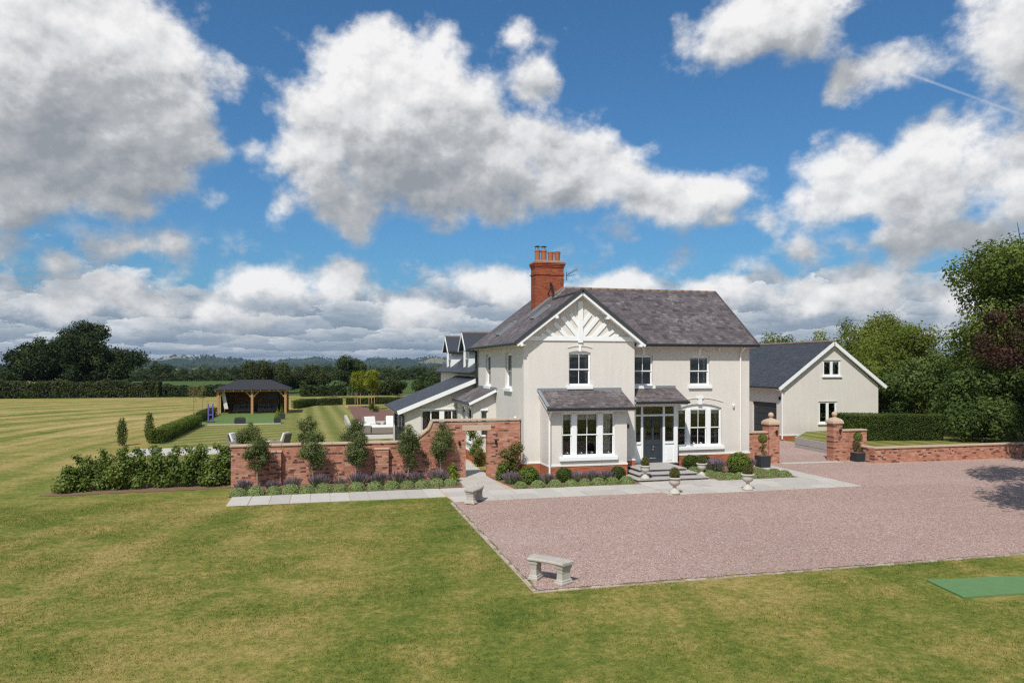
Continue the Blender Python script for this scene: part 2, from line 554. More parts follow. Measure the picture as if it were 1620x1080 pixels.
M['cushion_grey'] = plain('grey_cushion', (0.16, 0.16, 0.18), 0.9, 0.1, 0.08)
M['blue_paint'] = plain('violet_blue_paint', (0.11, 0.09, 0.32), 0.5, 0.4, 0.05)
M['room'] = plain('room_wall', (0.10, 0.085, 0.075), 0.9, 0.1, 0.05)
M['blind'] = plain('cream_blind', (0.62, 0.58, 0.51), 0.9, 0.1, 0.04)
M['screen'] = plain('black_screen', (0.006, 0.006, 0.007), 0.25, 0.5, 0.02)
M['pot_clay'] = plain('clay_pot', (0.36, 0.135, 0.07), 0.85, 0.2, 0.25, 4.0)
M['tan'] = plain('tan_table', (0.50, 0.42, 0.33), 0.7, 0.3, 0.1)


def glass_mat():
    m, nt, out = new_mat('window_glass')
    fr = mk(nt, 'ShaderNodeFresnel', {'IOR': 1.5}).outputs[0]
    k = mth(nt, 'MULTIPLY_ADD', fr, 1.0, 0.0, clamp=True)
    t = mk(nt, 'ShaderNodeBsdfTransparent', {'Color': (0.95, 0.965, 0.96, 1)})
    g = mk(nt, 'ShaderNodeBsdfGlossy', {'Color': (1, 1, 1, 1), 'Roughness': 0.01})
    mx = mk(nt, 'ShaderNodeMixShader', {0: k, 1: t.outputs[0], 2: g.outputs[0]})
    nt.links.new(mx.outputs[0], out.inputs[0])
    return m


M['glass'] = glass_mat()


def gravel_mat():
    m, nt, out = new_mat('pink_gravel')
    p = pos(nt)
    v = mk(nt, 'ShaderNodeTexVoronoi', {'Vector': p, 'Scale': 46.0, 'Randomness': 1.0}, feature='F1')
    cell = mk(nt, 'ShaderNodeSeparateColor', {0: v.outputs['Color']}).outputs[0]
    big = noise(nt, p, 0.22, 4, 0.6)
    mid = noise(nt, p, 1.6, 4, 0.65)
    fine = noise(nt, p, 13.0, 3, 0.7)
    col = ramp(nt, cell, [(0.0, (0.25, 0.168, 0.14)), (0.3, (0.375, 0.25, 0.208)), (0.7, (0.455, 0.312, 0.262)), (0.93, (0.56, 0.42, 0.37)), (1.0, (0.70, 0.58, 0.52))])
    f = mth(nt, 'ADD', mth(nt, 'MULTIPLY_ADD', big, 0.28, 0.80), mth(nt, 'MULTIPLY_ADD', mid, 0.22, -0.05))
    f = mth(nt, 'MULTIPLY', f, mth(nt, 'MULTIPLY_ADD', fine, 0.5, 0.77))
    col = mixc(nt, 1.0, col, mk(nt, 'ShaderNodeCombineColor', {0: f, 1: f, 2: f}).outputs[0], 'MULTIPLY')
    # worn wheel tracks sweeping from the gate: paler, finer stone
    tr = noise(nt, vmth(nt, 'MULTIPLY', p, (0.10, 0.42, 0)), 1.0, 3, 0.5)
    col = mixc(nt, mth(nt, 'MULTIPLY', smooth(nt, tr, 0.50, 0.75), 0.3), col, (0.52, 0.40, 0.365))
    h = mth(nt, 'ADD', mth(nt, 'MULTIPLY', v.outputs['Distance'], -1.0), mth(nt, 'MULTIPLY', fine, 0.7))
    pbr(nt, out, col, 0.95, 0.1, h, 0.8, 0.02)
    return m


M['gravel'] = gravel_mat()
M['pebble'] = tinted('gravel_stone', [(0.0, (0.26, 0.175, 0.145)), (0.5, (0.41, 0.285, 0.235)), (1.0, (0.54, 0.42, 0.36))], 0.95, 0.1)


def grass_mat(name, kind):
    """lawn: patchy green and straw; field: straw hay stubble with swaths; striped: mower stripes; far: patchwork of far fields"""
    m, nt, out = new_mat(name)
    p = pos(nt)
    s = mk(nt, 'ShaderNodeSeparateXYZ', {0: p})
    X, Y = s.outputs[0], s.outputs[1]
    big = noise(nt, p, 0.16, 4, 0.6, 0.6)
    mid = noise(nt, vmth(nt, 'MULTIPLY', p, (0.8, 1.15, 1)), 0.85, 8, 0.72, 0.5)
    fine = noise(nt, p, 7.0, 4, 0.75)
    blade = noise(nt, vmth(nt, 'MULTIPLY', p, (1, 1, 1)), 38.0, 3, 0.75)
    yy = mth(nt, 'MAXIMUM', mth(nt, 'SUBTRACT', Y, 45.0), 0.0)
    u = mth(nt, 'MULTIPLY_ADD', mth(nt, 'MULTIPLY', yy, yy), 0.011, mth(nt, 'MULTIPLY', X, -1.0))   # across the swaths, which curve round the garden
    un = mth(nt, 'ADD', u, mth(nt, 'MULTIPLY', noise(nt, p, 0.05, 2, 0.5), 6.0))
    sw = noise(nt, mk(nt, 'ShaderNodeCombineXYZ', {0: mth(nt, 'MULTIPLY', un, 0.50), 1: mth(nt, 'MULTIPLY', Y, 0.02), 2: 0.0}).outputs[0], 1.0, 3, 0.6)
    green_d, green, straw, hay = (0.085, 0.130, 0.020), (0.168, 0.180, 0.034), (0.310, 0.245, 0.074), (0.425, 0.320, 0.140)
    if kind in ('lawn', 'field'):
        far = mth(nt, 'ADD', mth(nt, 'MULTIPLY', X, -0.55), mth(nt, 'MULTIPLY', Y, 0.62))
        dry = smooth(nt, far, 18.0, 46.0)            # the hay field lies behind and to the left of the lawn
        t = mth(nt, 'ADD', mth(nt, 'MULTIPLY_ADD', mid, 0.78, -0.04), mth(nt, 'MULTIPLY_ADD', big, 0.70, -0.135))
        patch = noise(nt, p, 3.0, 5, 0.7)
        t = mth(nt, 'ADD', t, mth(nt, 'MULTIPLY_ADD', fine, 0.40, -0.20))
        t = mth(nt, 'ADD', t, mth(nt, 'MULTIPLY_ADD', patch, 0.62, -0.33))
        t = mth(nt, 'ADD', t, mth(nt, 'MULTIPLY', dry, mth(nt, 'MULTIPLY_ADD', sw, 1.8, -0.78)))
        st = noise(nt, mk(nt, 'ShaderNodeCombineXYZ', {0: mth(nt, 'MULTIPLY', mth(nt, 'ADD', X, mth(nt, 'MULTIPLY', Y, -0.25)), 0.75), 1: mth(nt, 'MULTIPLY', Y, 0.04), 2: 5.0}).outputs[0], 1.0, 2, 0.5)
        t = mth(nt, 'ADD', t, mth(nt, 'MULTIPLY', mth(nt, 'SUBTRACT', 1.0, dry), mth(nt, 'MULTIPLY_ADD', st, 0.55, -0.275)))
        col = ramp(nt, t, [(0.26, green_d), (0.48, green), (0.70, straw), (0.98, hay)])
    elif kind == 'striped':
        w = mth(nt, 'SINE', mth(nt, 'MULTIPLY', mth(nt, 'ADD', X, mth(nt, 'MULTIPLY', Y, 0.03)), 4.4))
        w2 = mth(nt, 'SINE', mth(nt, 'MULTIPLY', mth(nt, 'ADD', Y, mth(nt, 'MULTIPLY', X, -0.55)), 3.0))
        sel = smooth(nt, mth(nt, 'ADD', X, mth(nt, 'MULTIPLY', Y, 0.03)), -1.2, 0.6)
        ww = mk(nt, 'ShaderNodeMix', {0: sel, 2: w2, 3: w}, data_type='FLOAT').outputs[0]
        t = mth(nt, 'ADD', mth(nt, 'MULTIPLY_ADD', ww, 0.14, 0.2), mth(nt, 'MULTIPLY', mid, 0.62))
        col = ramp(nt, t, [(0.2, (0.10, 0.125, 0.022)), (0.5, (0.19, 0.19, 0.048)), (0.8, (0.33, 0.285, 0.11))])
    else:
        v = mk(nt, 'ShaderNodeTexVoronoi', {'Vector': vmth(nt, 'MULTIPLY', p, (0.0045, 0.006, 0)), 'Scale': 1.0, 'Randomness': 0.9}, feature='F1')
        cell = mk(nt, 'ShaderNodeSeparateColor', {0: v.outputs['Color']}).outputs[0]
        col = ramp(nt, cell, [(0.0, (0.05, 0.085, 0.02)), (0.35, (0.075, 0.11, 0.025)), (0.6, (0.10, 0.125, 0.03)), (0.75, (0.22, 0.21, 0.07)), (0.9, (0.34, 0.28, 0.12)), (1.0, (0.12, 0.13, 0.03))])
        col = mixc(nt, 0.25, col, ramp(nt, mid, [(0.3, green_d), (0.7, straw)]))
    f = mth(nt, 'MULTIPLY', mth(nt, 'MULTIPLY_ADD', fine, 1.1, 0.43), mth(nt, 'MULTIPLY_ADD', blade, 1.2, 0.42))
    col = mixc(nt, 1.0, col, mk(nt, 'ShaderNodeCombineColor', {0: f, 1: f, 2: f}).outputs[0], 'MULTIPLY')
    h = mth(nt, 'ADD', blade, mth(nt, 'MULTIPLY', fine, 0.8))
    pbr(nt, out, col, 0.9, 0.12, h, 0.7, 0.03)
    return m


M['lawn'] = grass_mat('lawn_grass', 'lawn')
M['striped'] = grass_mat('striped_grass', 'striped')
M['far'] = grass_mat('far_fields', 'far')
def hill_mat():
    m, nt, out = new_mat('wooded_hill')
    p = pos(nt)
    n = noise(nt, p, 0.004, 6, 0.65)
    v = mk(nt, 'ShaderNodeTexVoronoi', {'Vector': vmth(nt, 'MULTIPLY', p, (0.0035, 0.0022, 0)), 'Scale': 1.0}, feature='F1')
    cell = mk(nt, 'ShaderNodeSeparateColor', {0: v.outputs['Color']}).outputs[0]
    col = ramp(nt, n, [(0.35, (0.016, 0.028, 0.012)), (0.55, (0.030, 0.046, 0.018)), (0.72, (0.06, 0.078, 0.028))])
    col = mixc(nt, mth(nt, 'MULTIPLY', mth(nt, 'GREATER_THAN', cell, 0.94), 0.6), col, (0.34, 0.28, 0.17))
    pbr(nt, out, col, 0.95, 0.05)
    return m


M['hill'] = hill_mat()
M['turf'] = plain('artificial_turf', (0.12, 0.18, 0.055), 0.95, 0.1, 0.10, 3.0, fine=120, bump=0.5)
M['mat_green'] = plain('green_mat', (0.125, 0.225, 0.095), 0.95, 0.1, 0.12, 4.0, fine=120, bump=0.4)
M['dark_field'] = plain('dark_crop', (0.065, 0.105, 0.026), 0.95, 0.1, 0.15, 0.05, fine=0.8)
M['pale_field'] = plain('pale_stubble', (0.36, 0.32, 0.13), 0.95, 0.1, 0.12, 0.05, fine=0.8)

M['leaf_oak'] = leaf_mat('oak_leaf', (0.014, 0.024, 0.008), (0.030, 0.047, 0.014), (0.062, 0.084, 0.025), 0.2)
M['leaf_mid'] = leaf_mat('hedge_tree_leaf', (0.062, 0.088, 0.013), (0.145, 0.180, 0.028), (0.250, 0.275, 0.055), 0.38)
M['leaf_syc'] = leaf_mat('sycamore_leaf', (0.042, 0.070, 0.012), (0.105, 0.145, 0.026), (0.200, 0.235, 0.055), 0.35)
M['leaf_shade'] = leaf_mat('elder_leaf', (0.038, 0.064, 0.014), (0.085, 0.125, 0.030), (0.160, 0.205, 0.062), 0.3)
M['leaf_copper'] = leaf_mat('copper_leaf', (0.026, 0.013, 0.011), (0.064, 0.028, 0.024), (0.13, 0.065, 0.045), 0.25)
M['leaf_laurel'] = leaf_mat('laurel_leaf', (0.055, 0.085, 0.014), (0.115, 0.165, 0.026), (0.215, 0.255, 0.060), 0.28, 0.5, 0.3)
M['leaf_ilex'] = leaf_mat('evergreen_oak_leaf', (0.048, 0.066, 0.020), (0.115, 0.142, 0.046), (0.205, 0.232, 0.095), 0.28)
M['leaf_yew'] = leaf_mat('yew_leaf', (0.030, 0.048, 0.009), (0.060, 0.090, 0.016), (0.110, 0.145, 0.028), 0.2)
M['leaf_box'] = leaf_mat('box_leaf', (0.055, 0.088, 0.012), (0.115, 0.165, 0.024), (0.20, 0.25, 0.045), 0.28)
M['leaf_topiary'] = leaf_mat('dry_box_leaf', (0.060, 0.064, 0.014), (0.12, 0.115, 0.028), (0.19, 0.17, 0.055), 0.2)
M['leaf_santolina'] = leaf_mat('santolina_leaf', (0.20, 0.25, 0.090), (0.29, 0.345, 0.135), (0.38, 0.42, 0.19), 0.2, 0.9, 0.05)
M['leaf_lavender'] = leaf_mat('lavender_leaf', (0.085, 0.115, 0.055), (0.15, 0.19, 0.095), (0.22, 0.26, 0.14), 0.2, 0.9, 0.05)
M['flower_lavender'] = leaf_mat('lavender_flower', (0.13, 0.095, 0.125), (0.22, 0.165, 0.205), (0.33, 0.26, 0.30), 0.2, 0.9, 0.05)
M['leaf_gold'] = leaf_mat('golden_leaf', (0.10, 0.125, 0.010), (0.195, 0.215, 0.018), (0.31, 0.32, 0.04), 0.3)
M['leaf_lime'] = leaf_mat('lime_leaf', (0.09, 0.14, 0.012), (0.17, 0.23, 0.022), (0.28, 0.32, 0.05), 0.3)
M['leaf_autumn'] = leaf_mat('photinia_leaf', (0.05, 0.065, 0.015), (0.13, 0.130, 0.035), (0.27, 0.20, 0.08), 0.25)
M['leaf_sparse'] = leaf_mat('sapling_leaf', (0.10, 0.10, 0.03), (0.17, 0.16, 0.05), (0.24, 0.20, 0.08), 0.3)
M['leaf_far'] = leaf_mat('far_tree_leaf', (0.022, 0.034, 0.010), (0.045, 0.066, 0.018), (0.085, 0.108, 0.032), 0.2)
M['leaf_hedge'] = leaf_mat('field_hedge_leaf', (0.024, 0.034, 0.010), (0.050, 0.064, 0.018), (0.10, 0.105, 0.032), 0.2)
# ------------------------------------------------------------------ ground, gravel, paving, beds
def sheet(name, poly, z, mat, kind='structure', label=None):
    m = MB()
    m.add([(x, y, z) for x, y in poly], [tuple(range(len(poly)))])
    o = m.build(name, mat)
    o['kind'] = kind
    if label:
        o['label'] = label
    return o


def wobble_edge(pts, step=0.25, amp=0.035, seed=1):
    """polygon with its edges broken into short uneven pieces"""
    r = random.Random(seed)
    out = []
    for (x0, y0), (x1, y1) in zip(pts, pts[1:] + pts[:1]):
        L = math.hypot(x1 - x0, y1 - y0)
        n = max(1, int(L / step))
        for i in range(n):
            t = i / n
            w = 0 if i == 0 else r.uniform(-amp, amp)
            out.append((x0 + (x1 - x0) * t - (y1 - y0) / L * w, y0 + (y1 - y0) * t + (x1 - x0) / L * w))
    return out


def hill_h(x, y):
    r = np.hypot(x, y)
    a = np.degrees(np.arctan2(x, y))
    h = np.zeros_like(r)

    def bump(a0, w, r0, wr, top):
        return top * np.exp(-((a - a0) / w) ** 2) * np.exp(-((r - r0) / wr) ** 2)
    h += bump(-9.0, 4.2, 3900, 700, 62) + bump(-15, 3.0, 4300, 700, 30)
    h += bump(-1.8, 1.6, 4500, 700, 38) + bump(0.3, 1.8, 4300, 700, 52) + bump(4.0, 1.8, 4100, 700, 42) + bump(8.0, 3.5, 4100, 800, 58)
    h += bump(-4.5, 3.0, 4600, 900, 26) + bump(14, 4.0, 4300, 900, 48) + bump(24, 7, 4300, 900, 42) + bump(40, 9, 4300, 900, 46) + bump(-32, 10, 4400, 900, 44)
    h *= 0.82
    h *= 1 + 0.10 * np.sin(a * 3.1 + r * 0.002) + 0.06 * np.sin(a * 9.7) + 0.03 * np.sin(a * 23)
    k = np.clip((r - 240) / 400, 0, 1)
    return h - 6.5 * k * k * (3 - 2 * k)


def terrain():
    aa = np.radians(np.linspace(-75, 75, 301))
    rr = np.concatenate([[0.0], np.geomspace(60, 7600, 90)])
    A, RR = np.meshgrid(aa, rr)
    X, Y = RR * np.sin(A), RR * np.cos(A)
    Y = Y - 45
    Z = hill_h(X, Y) - 0.03
    V = np.stack([X, Y, Z], -1).reshape(-1, 3)
    na, nr = len(aa), len(rr)
    i = np.arange(nr - 1)[:, None] * na + np.arange(na - 1)[None]
    F = np.stack([i, i + 1, i + na + 1, i + na], -1).reshape(-1, 4)[:, ::-1]
    cut = int(np.searchsorted(rr, 2600)) * (na - 1)
    for nm, part, mt_ in (('terrain', F[:cut], 'far'), ('hills', F[cut:], 'hill')):
        used, inv = np.unique(part, return_inverse=True)
        o = bpy.data.objects.new(nm, np_mesh(nm, V[used], inv.reshape(part.shape), M[mt_], smooth=True))
        link(o)
        o['kind'] = 'structure'


terrain()
sheet('lawn', [(-160, -40), (160, -40), (160, 116), (-160, 116)], 0.0, M['lawn'])
GZ = 0.010
sheet('gravel_drive', wobble_edge([(4.28, 14.55), (40, 14.35), (40, 29.4), (27.4, 31.2), (27.4, 46), (20.4, 46), (20.4, 30.6), (4.28, 30.6)], seed=3), GZ, M['gravel'])
sheet('garden_lawn', [(-9.2, 45), (4.2, 45), (3.0, 67), (2.3, 88), (-1.6, 88), (-3.2, 76), (-3.2, 61), (-9.2, 61)], 0.006, M['striped'])
sheet('garden_lawn', [(-9.2, 31), (4.4, 31), (4.2, 45), (-9.2, 45)], 0.006, M['striped'])
sheet('dark_crop_field', [(-60, 128), (60, 122), (75, 235), (-70, 235)], 0.01, M['dark_field'])
sheet('stubble_field', [(-110, 238), (40, 238), (60, 300), (-120, 300)], 0.01, M['pale_field'])
sheet('terrace', [(1.9, 47), (8, 47), (8, 62), (2.6, 62)], 0.012, M['stone_pale'])
sheet('pale_path', [(-9.7, 41.0), (-2.4, 41.0), (-2.4, 44.6), (-9.9, 44.6)], 0.012, M['stone_pale'])
sheet('mulch_bed', [(2.7, 62), (8.6, 62), (8.6, 78), (4.6, 78), (5.0, 86), (2.8, 86)], 0.012, M['mulch'])
sheet('artificial_turf', [(-9.0, 61.2), (-3.2, 61.2), (-3.2, 75.5), (-9.6, 75.5)], 0.012, M['turf'])
m = MB()
m.box(-9.05, -3.15, 61.0, 61.18, 0, 0.06)
o = m.build('turf_edging', M['stone_pale'])
o['kind'] = 'structure'
sheet('flower_bed', wobble_edge([(-3.15, 27.38), (5.15, 27.5), (5.25, 28.3), (5.3, 29.85), (-3.3, 29.85)], amp=0.02, seed=4), 0.022, M['soil'])
sheet('flower_bed', [(6.95, 26.5), (11.95, 26.5), (12.6, 28.0), (12.6, 29.5), (8.05, 29.5), (6.62, 29.75)], 0.022, M['soil'])
sheet('flower_bed', [(15.35, 26.48), (18.98, 26.48), (18.98, 30.55), (15.2, 30.55), (15.0, 28.0)], 0.022, M['soil'])
sheet('flower_bed', wobble_edge([(-9.6, 29.2), (-3.35, 29.45), (-3.35, 31.0), (-9.2, 31.2)], amp=0.06, seed=6), 0.012, M['soil'])

pav = sheet('paving', [(-3.05, 25.66), (4.2, 25.7), (4.3, 24.55), (11.9, 24.6), (12.0, 23.96), (19.95, 24.3), (19.95, 30.6), (18.95, 30.6), (18.95, 26.52), (15.4, 26.52),
                       (15.0, 28.2), (12.0, 28.2), (12.0, 26.5), (6.98, 26.5), (6.62, 29.8), (6.95, 35.5), (5.0, 35.5), (5.3, 29.8), (5.2, 27.3), (-3.05, 27.38)], 0.014, M['sandstone'])
slab_cache = {}


def slab(x0, x1, y0, y1, z=0.03):
    w, d = round(x1 - x0 - 0.012, 2), round(y1 - y0 - 0.012, 2)
    key = (w, d, rnd.randint(0, 4))
    if key not in slab_cache:
        mb = MB()
        b = 0.006
        t = rnd.random()
        mb.hexa([(0, 0, 0), (w, 0, 0), (w, d, 0), (0, d, 0)], [(b, b, z), (w - b, b, z), (w - b, d - b, z), (b, d - b, z)], t)
        slab_cache[key] = mb.mesh('slab', M['paving'])
    o = bpy.data.objects.new('slab', slab_cache[key])
    o.location = (x0 + 0.006, y0 + 0.006, rnd.uniform(-0.004, 0.004))
    link(o, pav)


def slab_rows(x0, x1, y0, y1, row, widths):
    y = y0
    while y < y1 - 0.05:
        h = min(row, y1 - y)
        if y1 - (y + h) < 0.15:
            h = y1 - y
        x = x0
        while x < x1 - 0.02:
            w = rnd.choice(widths)
            if x1 - (x + w) < 0.25:
                w = x1 - x
            slab(x, x + w, y, y + h)
            x += w
        y += h


slab_rows(-3.03, 4.2, 25.68, 27.36, 1.68, [0.66])
slab_rows(4.3, 11.9, 24.58, 26.46, 0.94, [0.6, 0.9, 0.9])
slab_rows(4.22, 5.2, 26.46, 27.3, 0.84, [0.98])
slab_rows(5.24, 6.62, 26.46, 29.8, 0.68, [0.6, 0.78])
slab_rows(5.25, 6.75, 29.8, 35.4, 0.7, [0.75])
slab_rows(11.95, 19.92, 24.02, 26.46, 0.61, [0.6, 0.9])
slab_rows(19.0, 19.92, 26.46, 30.5, 0.68, [0.92])
slab_rows(11.97, 15.3, 26.46, 26.85, 0.6, [0.6, 0.9])

# setts along the edge of the gravel
kerb = MB().box(4.15, 4.24, 14.45, 24.5, -0.02, 0.008).build('kerb', M['mortar'])
kerb['kind'] = 'structure'
kerb2 = MB().box(4.15, 18.6, 14.38, 14.47, -0.02, 0.008).build('kerb', M['mortar'])
kerb2['kind'] = 'structure'
sett_meshes = []
for i in range(6):
    mb = MB()
    L, W, H = rnd.uniform(0.17, 0.225), rnd.uniform(0.075, 0.10), rnd.uniform(0.018, 0.032)
    c = 0.012
    mb.hexa([(0, 0, -0.03), (L, 0, -0.03), (L, W, -0.03), (0, W, -0.03)], [(c, c, H), (L - c, c + rnd.uniform(-.006, .006), H), (L - c, W - c, H - .006), (c, W - c, H)], i / 5)
    sett_meshes.append(mb.mesh('sett', M['sett']))
y = 14.62
while y < 24.4:
    o = bpy.data.objects.new('sett', rnd.choice(sett_meshes))
    o.location = (4.25 + rnd.uniform(-.012, .012), y, 0)
    o.rotation_euler = (0, 0, R(90) + rnd.uniform(-.06, .06))
    link(o, kerb)
    y += 0.235
x = 4.2
while x < 18.5:
    o = bpy.data.objects.new('sett', rnd.choice(sett_meshes))
    o.location = (x, 14.40 - (x - 4.2) * 0.006 + rnd.uniform(-.012, .012), 0)
    o.rotation_euler = (0, 0, rnd.uniform(-.06, .06))
    link(o, kerb2)
    x += 0.24

# the putting mat by the drive
mt = MB().prism([(12.5, 13.1, 0.004), (12.28, 11.95, 0.004), (15.2, 11.75, 0.004), (15.4, 12.75, 0.004)], (0, 0, 0.03)).build('practice_mat', M['mat_green'])
tag(mt, 'flat bright green mat lying on the front lawn at the right', 'mat')


# ------------------------------------------------------------------ brickwork
def brick_field(mb, axis, c0, c1, u0, u1, z0, z1, holes=(), top=None, L=0.225, C=0.075, dark=0.10, seed=0, bond=True):
    """courses of full-thickness bricks; axis 'Y': wall runs along X between Y=c0 and c1, 'X': along Y"""
    r = random.Random(seed)
    nrow = int(round((z1 - z0) / C))
    for j in range(nrow):
        za, zb = z0 + j * C, z0 + (j + 1) * C - 0.011
        u = u0 - (L / 2 if (j % 2 and bond) else 0) - r.choice([0, L / 4])
        while u < u1 - 0.01:
            head = r.random() < 0.22
            w = L / 2 if head else L
            a, b = max(u, u0), min(u + w - 0.011, u1)
            u += w
            if b - a < 0.03:
                continue
            spans = [(a, b)]
            for (h0, h1, g0, g1) in holes:
                if zb > g0 + 0.01 and za < g1 - 0.01:
                    ns = []
                    for (p, q) in spans:
                        if q <= h0 or p >= h1:
                            ns.append((p, q))
                        else:
                            if p < h0:
                                ns.append((p, h0))
                            if q > h1:
                                ns.append((h1, q))
                    spans = ns
            for (p, q) in spans:
                if q - p < 0.025:
                    continue
                if top and zb > top((p + q) / 2):
                    continue
                t = r.uniform(0.0, 0.12) if r.random() < (dark * 2.5 if head else dark * 0.7) else r.uniform(0.22, 0.86)
                d = r.uniform(-0.003, 0.003)
                if axis == 'Y':
                    mb.box(p, q, c0 + d, c1 - d, za, zb, t)
                else:
                    mb.box(c0 + d, c1 - d, p, q, za, zb, t)


def stuff(o):
    o['kind'] = 'stuff'
    return o


# garden wall with its gateway
gw = thing('garden_wall', 'red brick garden wall with ramped stone coping and an open gateway beside the house', 'wall', (2.3, 29.8, 0))
Y0, Y1 = 29.8, 30.12


def wall_top(x):
    if x < 3.55:
        return 1.50
    if x < 4.20:
        return 1.50 + (x - 3.55) / 0.65 * 0.52
    if x < 4.34:
        return 2.02 + (x - 4.20) / 0.14 * 0.28
    return 2.30


mb = MB()
brick_field(mb, 'Y', Y0, Y1, -3.35, 8.0, 0.0, 2.325, [(5.70, 6.60, 0, 1.93), (5.55, 6.76, 1.93, 2.13)], wall_top, seed=11, dark=0.13)
stuff(mb.build('brickwork', M['brick'], gw))
e = 0.006
mb = MB()
mb.box(-3.345, 3.55, Y0 + e, Y1 - e, 0, 1.495)
mb.prism([(3.55, Y0 + e, 0), (3.55, Y0 + e, 1.49), (4.2, Y0 + e, 2.01), (4.34, Y0 + e, 2.29), (5.69, Y0 + e, 2.29), (5.69, Y0 + e, 0)], (0, Y1 - Y0 - 2 * e, 0))
mb.box(5.69, 6.61, Y0 + e, Y1 - e, 1.94, 2.29)
mb.box(6.61, 7.99, Y0 + e, Y1 - e, 0, 2.29)
mb.build('mortar', M['mortar'], gw)


def coping(parent, pts, w, h, y, name='coping'):
    """capping stones along a line (x,z)"""
    for (x0, z0), (x1, z1) in zip(pts, pts[1:]):
        L = math.hypot(x1 - x0, z1 - z0)
        n = max(1, round(L / 0.62))
        for i in range(n):
            a, b = i / n, (i + 1) / n
            g = 0.004 / L
            mb = MB()
            mb.bar((x0 + (x1 - x0) * (a + g), y, z0 + (z1 - z0) * (a + g) + h / 2), (x0 + (x1 - x0) * (b - g), y, z0 + (z1 - z0) * (b - g) + h / 2), w, h)
            mb.build(name, M['sandstone'], parent, bevel=0.012)


coping(gw, [(-3.40, 1.503), (3.55, 1.503), (4.19, 2.02), (4.31, 2.30)], 0.42, 0.075, 29.96)
coping(gw, [(4.29, 2.33), (8.02, 2.33)], 0.42, 0.075, 29.96)
MB().box(5.55, 6.76, 29.785, 30.135, 1.932, 2.128).build('lintel', M['sandstone'], gw, bevel=0.01)
for k, (xa, xb) in enumerate([(-1.95, -1.52), (2.02, 2.55)]):
    mb = MB()
    brick_field(mb, 'Y', 29.56, 29.79, xa, xb, 0, 1.275, seed=20 + k, dark=0.16)
    p = mb.build('buttress', M['brick'], gw)
    MB().box(xa + e, xb - e, 29.56 + e, 29.795, 0, 1.27).build('mortar', M['mortar'], p)
    MB().box(xa - .03, xb + .03, 29.53, 29.797, 1.277, 1.345).build('cap_stone', M['sandstone'], p, bevel=0.012)
for xl in (5.42, 6.95):
    mb = MB()
    mb.bar((xl, 29.72, 1.52), (xl + 0.02, 29.74, 1.34), 0.06, 0.07)
    mb.box(xl - .03, xl + .03, 29.74, 29.795, 1.40, 1.50)
    o = mb.build('gate_lantern', M['black'])
    o.location = (0, 0, 0)
    tag(o, 'small black lantern on the brick wall %s the open gateway' % ('left of' if xl < 6 else 'right of'), 'lantern', 'gateway lanterns')


# gate piers and drive walls
def pier(x0, x1, y0, y1, label, seed):
    t = thing('gate_pier', label, 'pier', ((x0 + x1) / 2, (y0 + y1) / 2, 0), group='drive gate piers')
    mb = MB()
    brick_field(mb, 'Y', y0, y1, x0, x1, 0, 1.80, seed=seed, dark=0.14)
    stuff(mb.build('brickwork', M['brick'], t))
    MB().box(x0 + e, x1 - e, y0 + e, y1 - e, 0, 1.79).build('mortar', M['mortar'], t)
    cx, cy = (x0 + x1) / 2, (y0 + y1) / 2
    h = (x1 - x0) / 2 + 0.05
    mb = MB()
    mb.box(cx - h, cx + h, cy - h, cy + h, 1.80, 1.88)
    prof = [(h, 1.881), (h * 0.93, 1.95), (h * 0.72, 2.02), (h * 0.45, 2.06), (0.12, 2.08)]
    vs, fs = [], []
    for (r_, z) in prof:
        vs += [(cx - r_, cy - r_, z), (cx + r_, cy - r_, z), (cx + r_, cy + r_, z), (cx - r_, cy + r_, z)]
    for i in range(len(prof) - 1):
        for k in range(4):
            fs.append((i * 4 + k, i * 4 + (k + 1) % 4, i * 4 + 4 + (k + 1) % 4, i * 4 + 4 + k))
    fs.append((16, 17, 18, 19))
    mb.add(vs, fs)
    mb.build('cap_stone', M['sandstone'], t, bevel=0.01)
    prof = [(0.10, 2.06), (0.11, 2.10), (0.07, 2.12)] + [(max(0.01, 0.135 * math.sin(a)), 2.245 - 0.135 * math.cos(a)) for a in np.linspace(0.45, math.pi - 0.02, 9)]
    MB().lathe(prof, (cx, cy, 0), 18).build('ball_finial', M['sandstone'], t, smooth=True)
    MB().bar((cx + 0.1, y0 - 0.06, 1.55), (cx + 0.1, y0 - 0.03, 1.36), 0.07, 0.08).build('lamp', M['black'], t)
    return t


pier(20.38, 20.93, 30.7, 31.25, 'brick gate pier with stone ball finial nearest the house', 31)
pier(23.78, 24.28, 30.55, 31.05, 'brick gate pier with stone ball finial in front of the garage gable', 32)


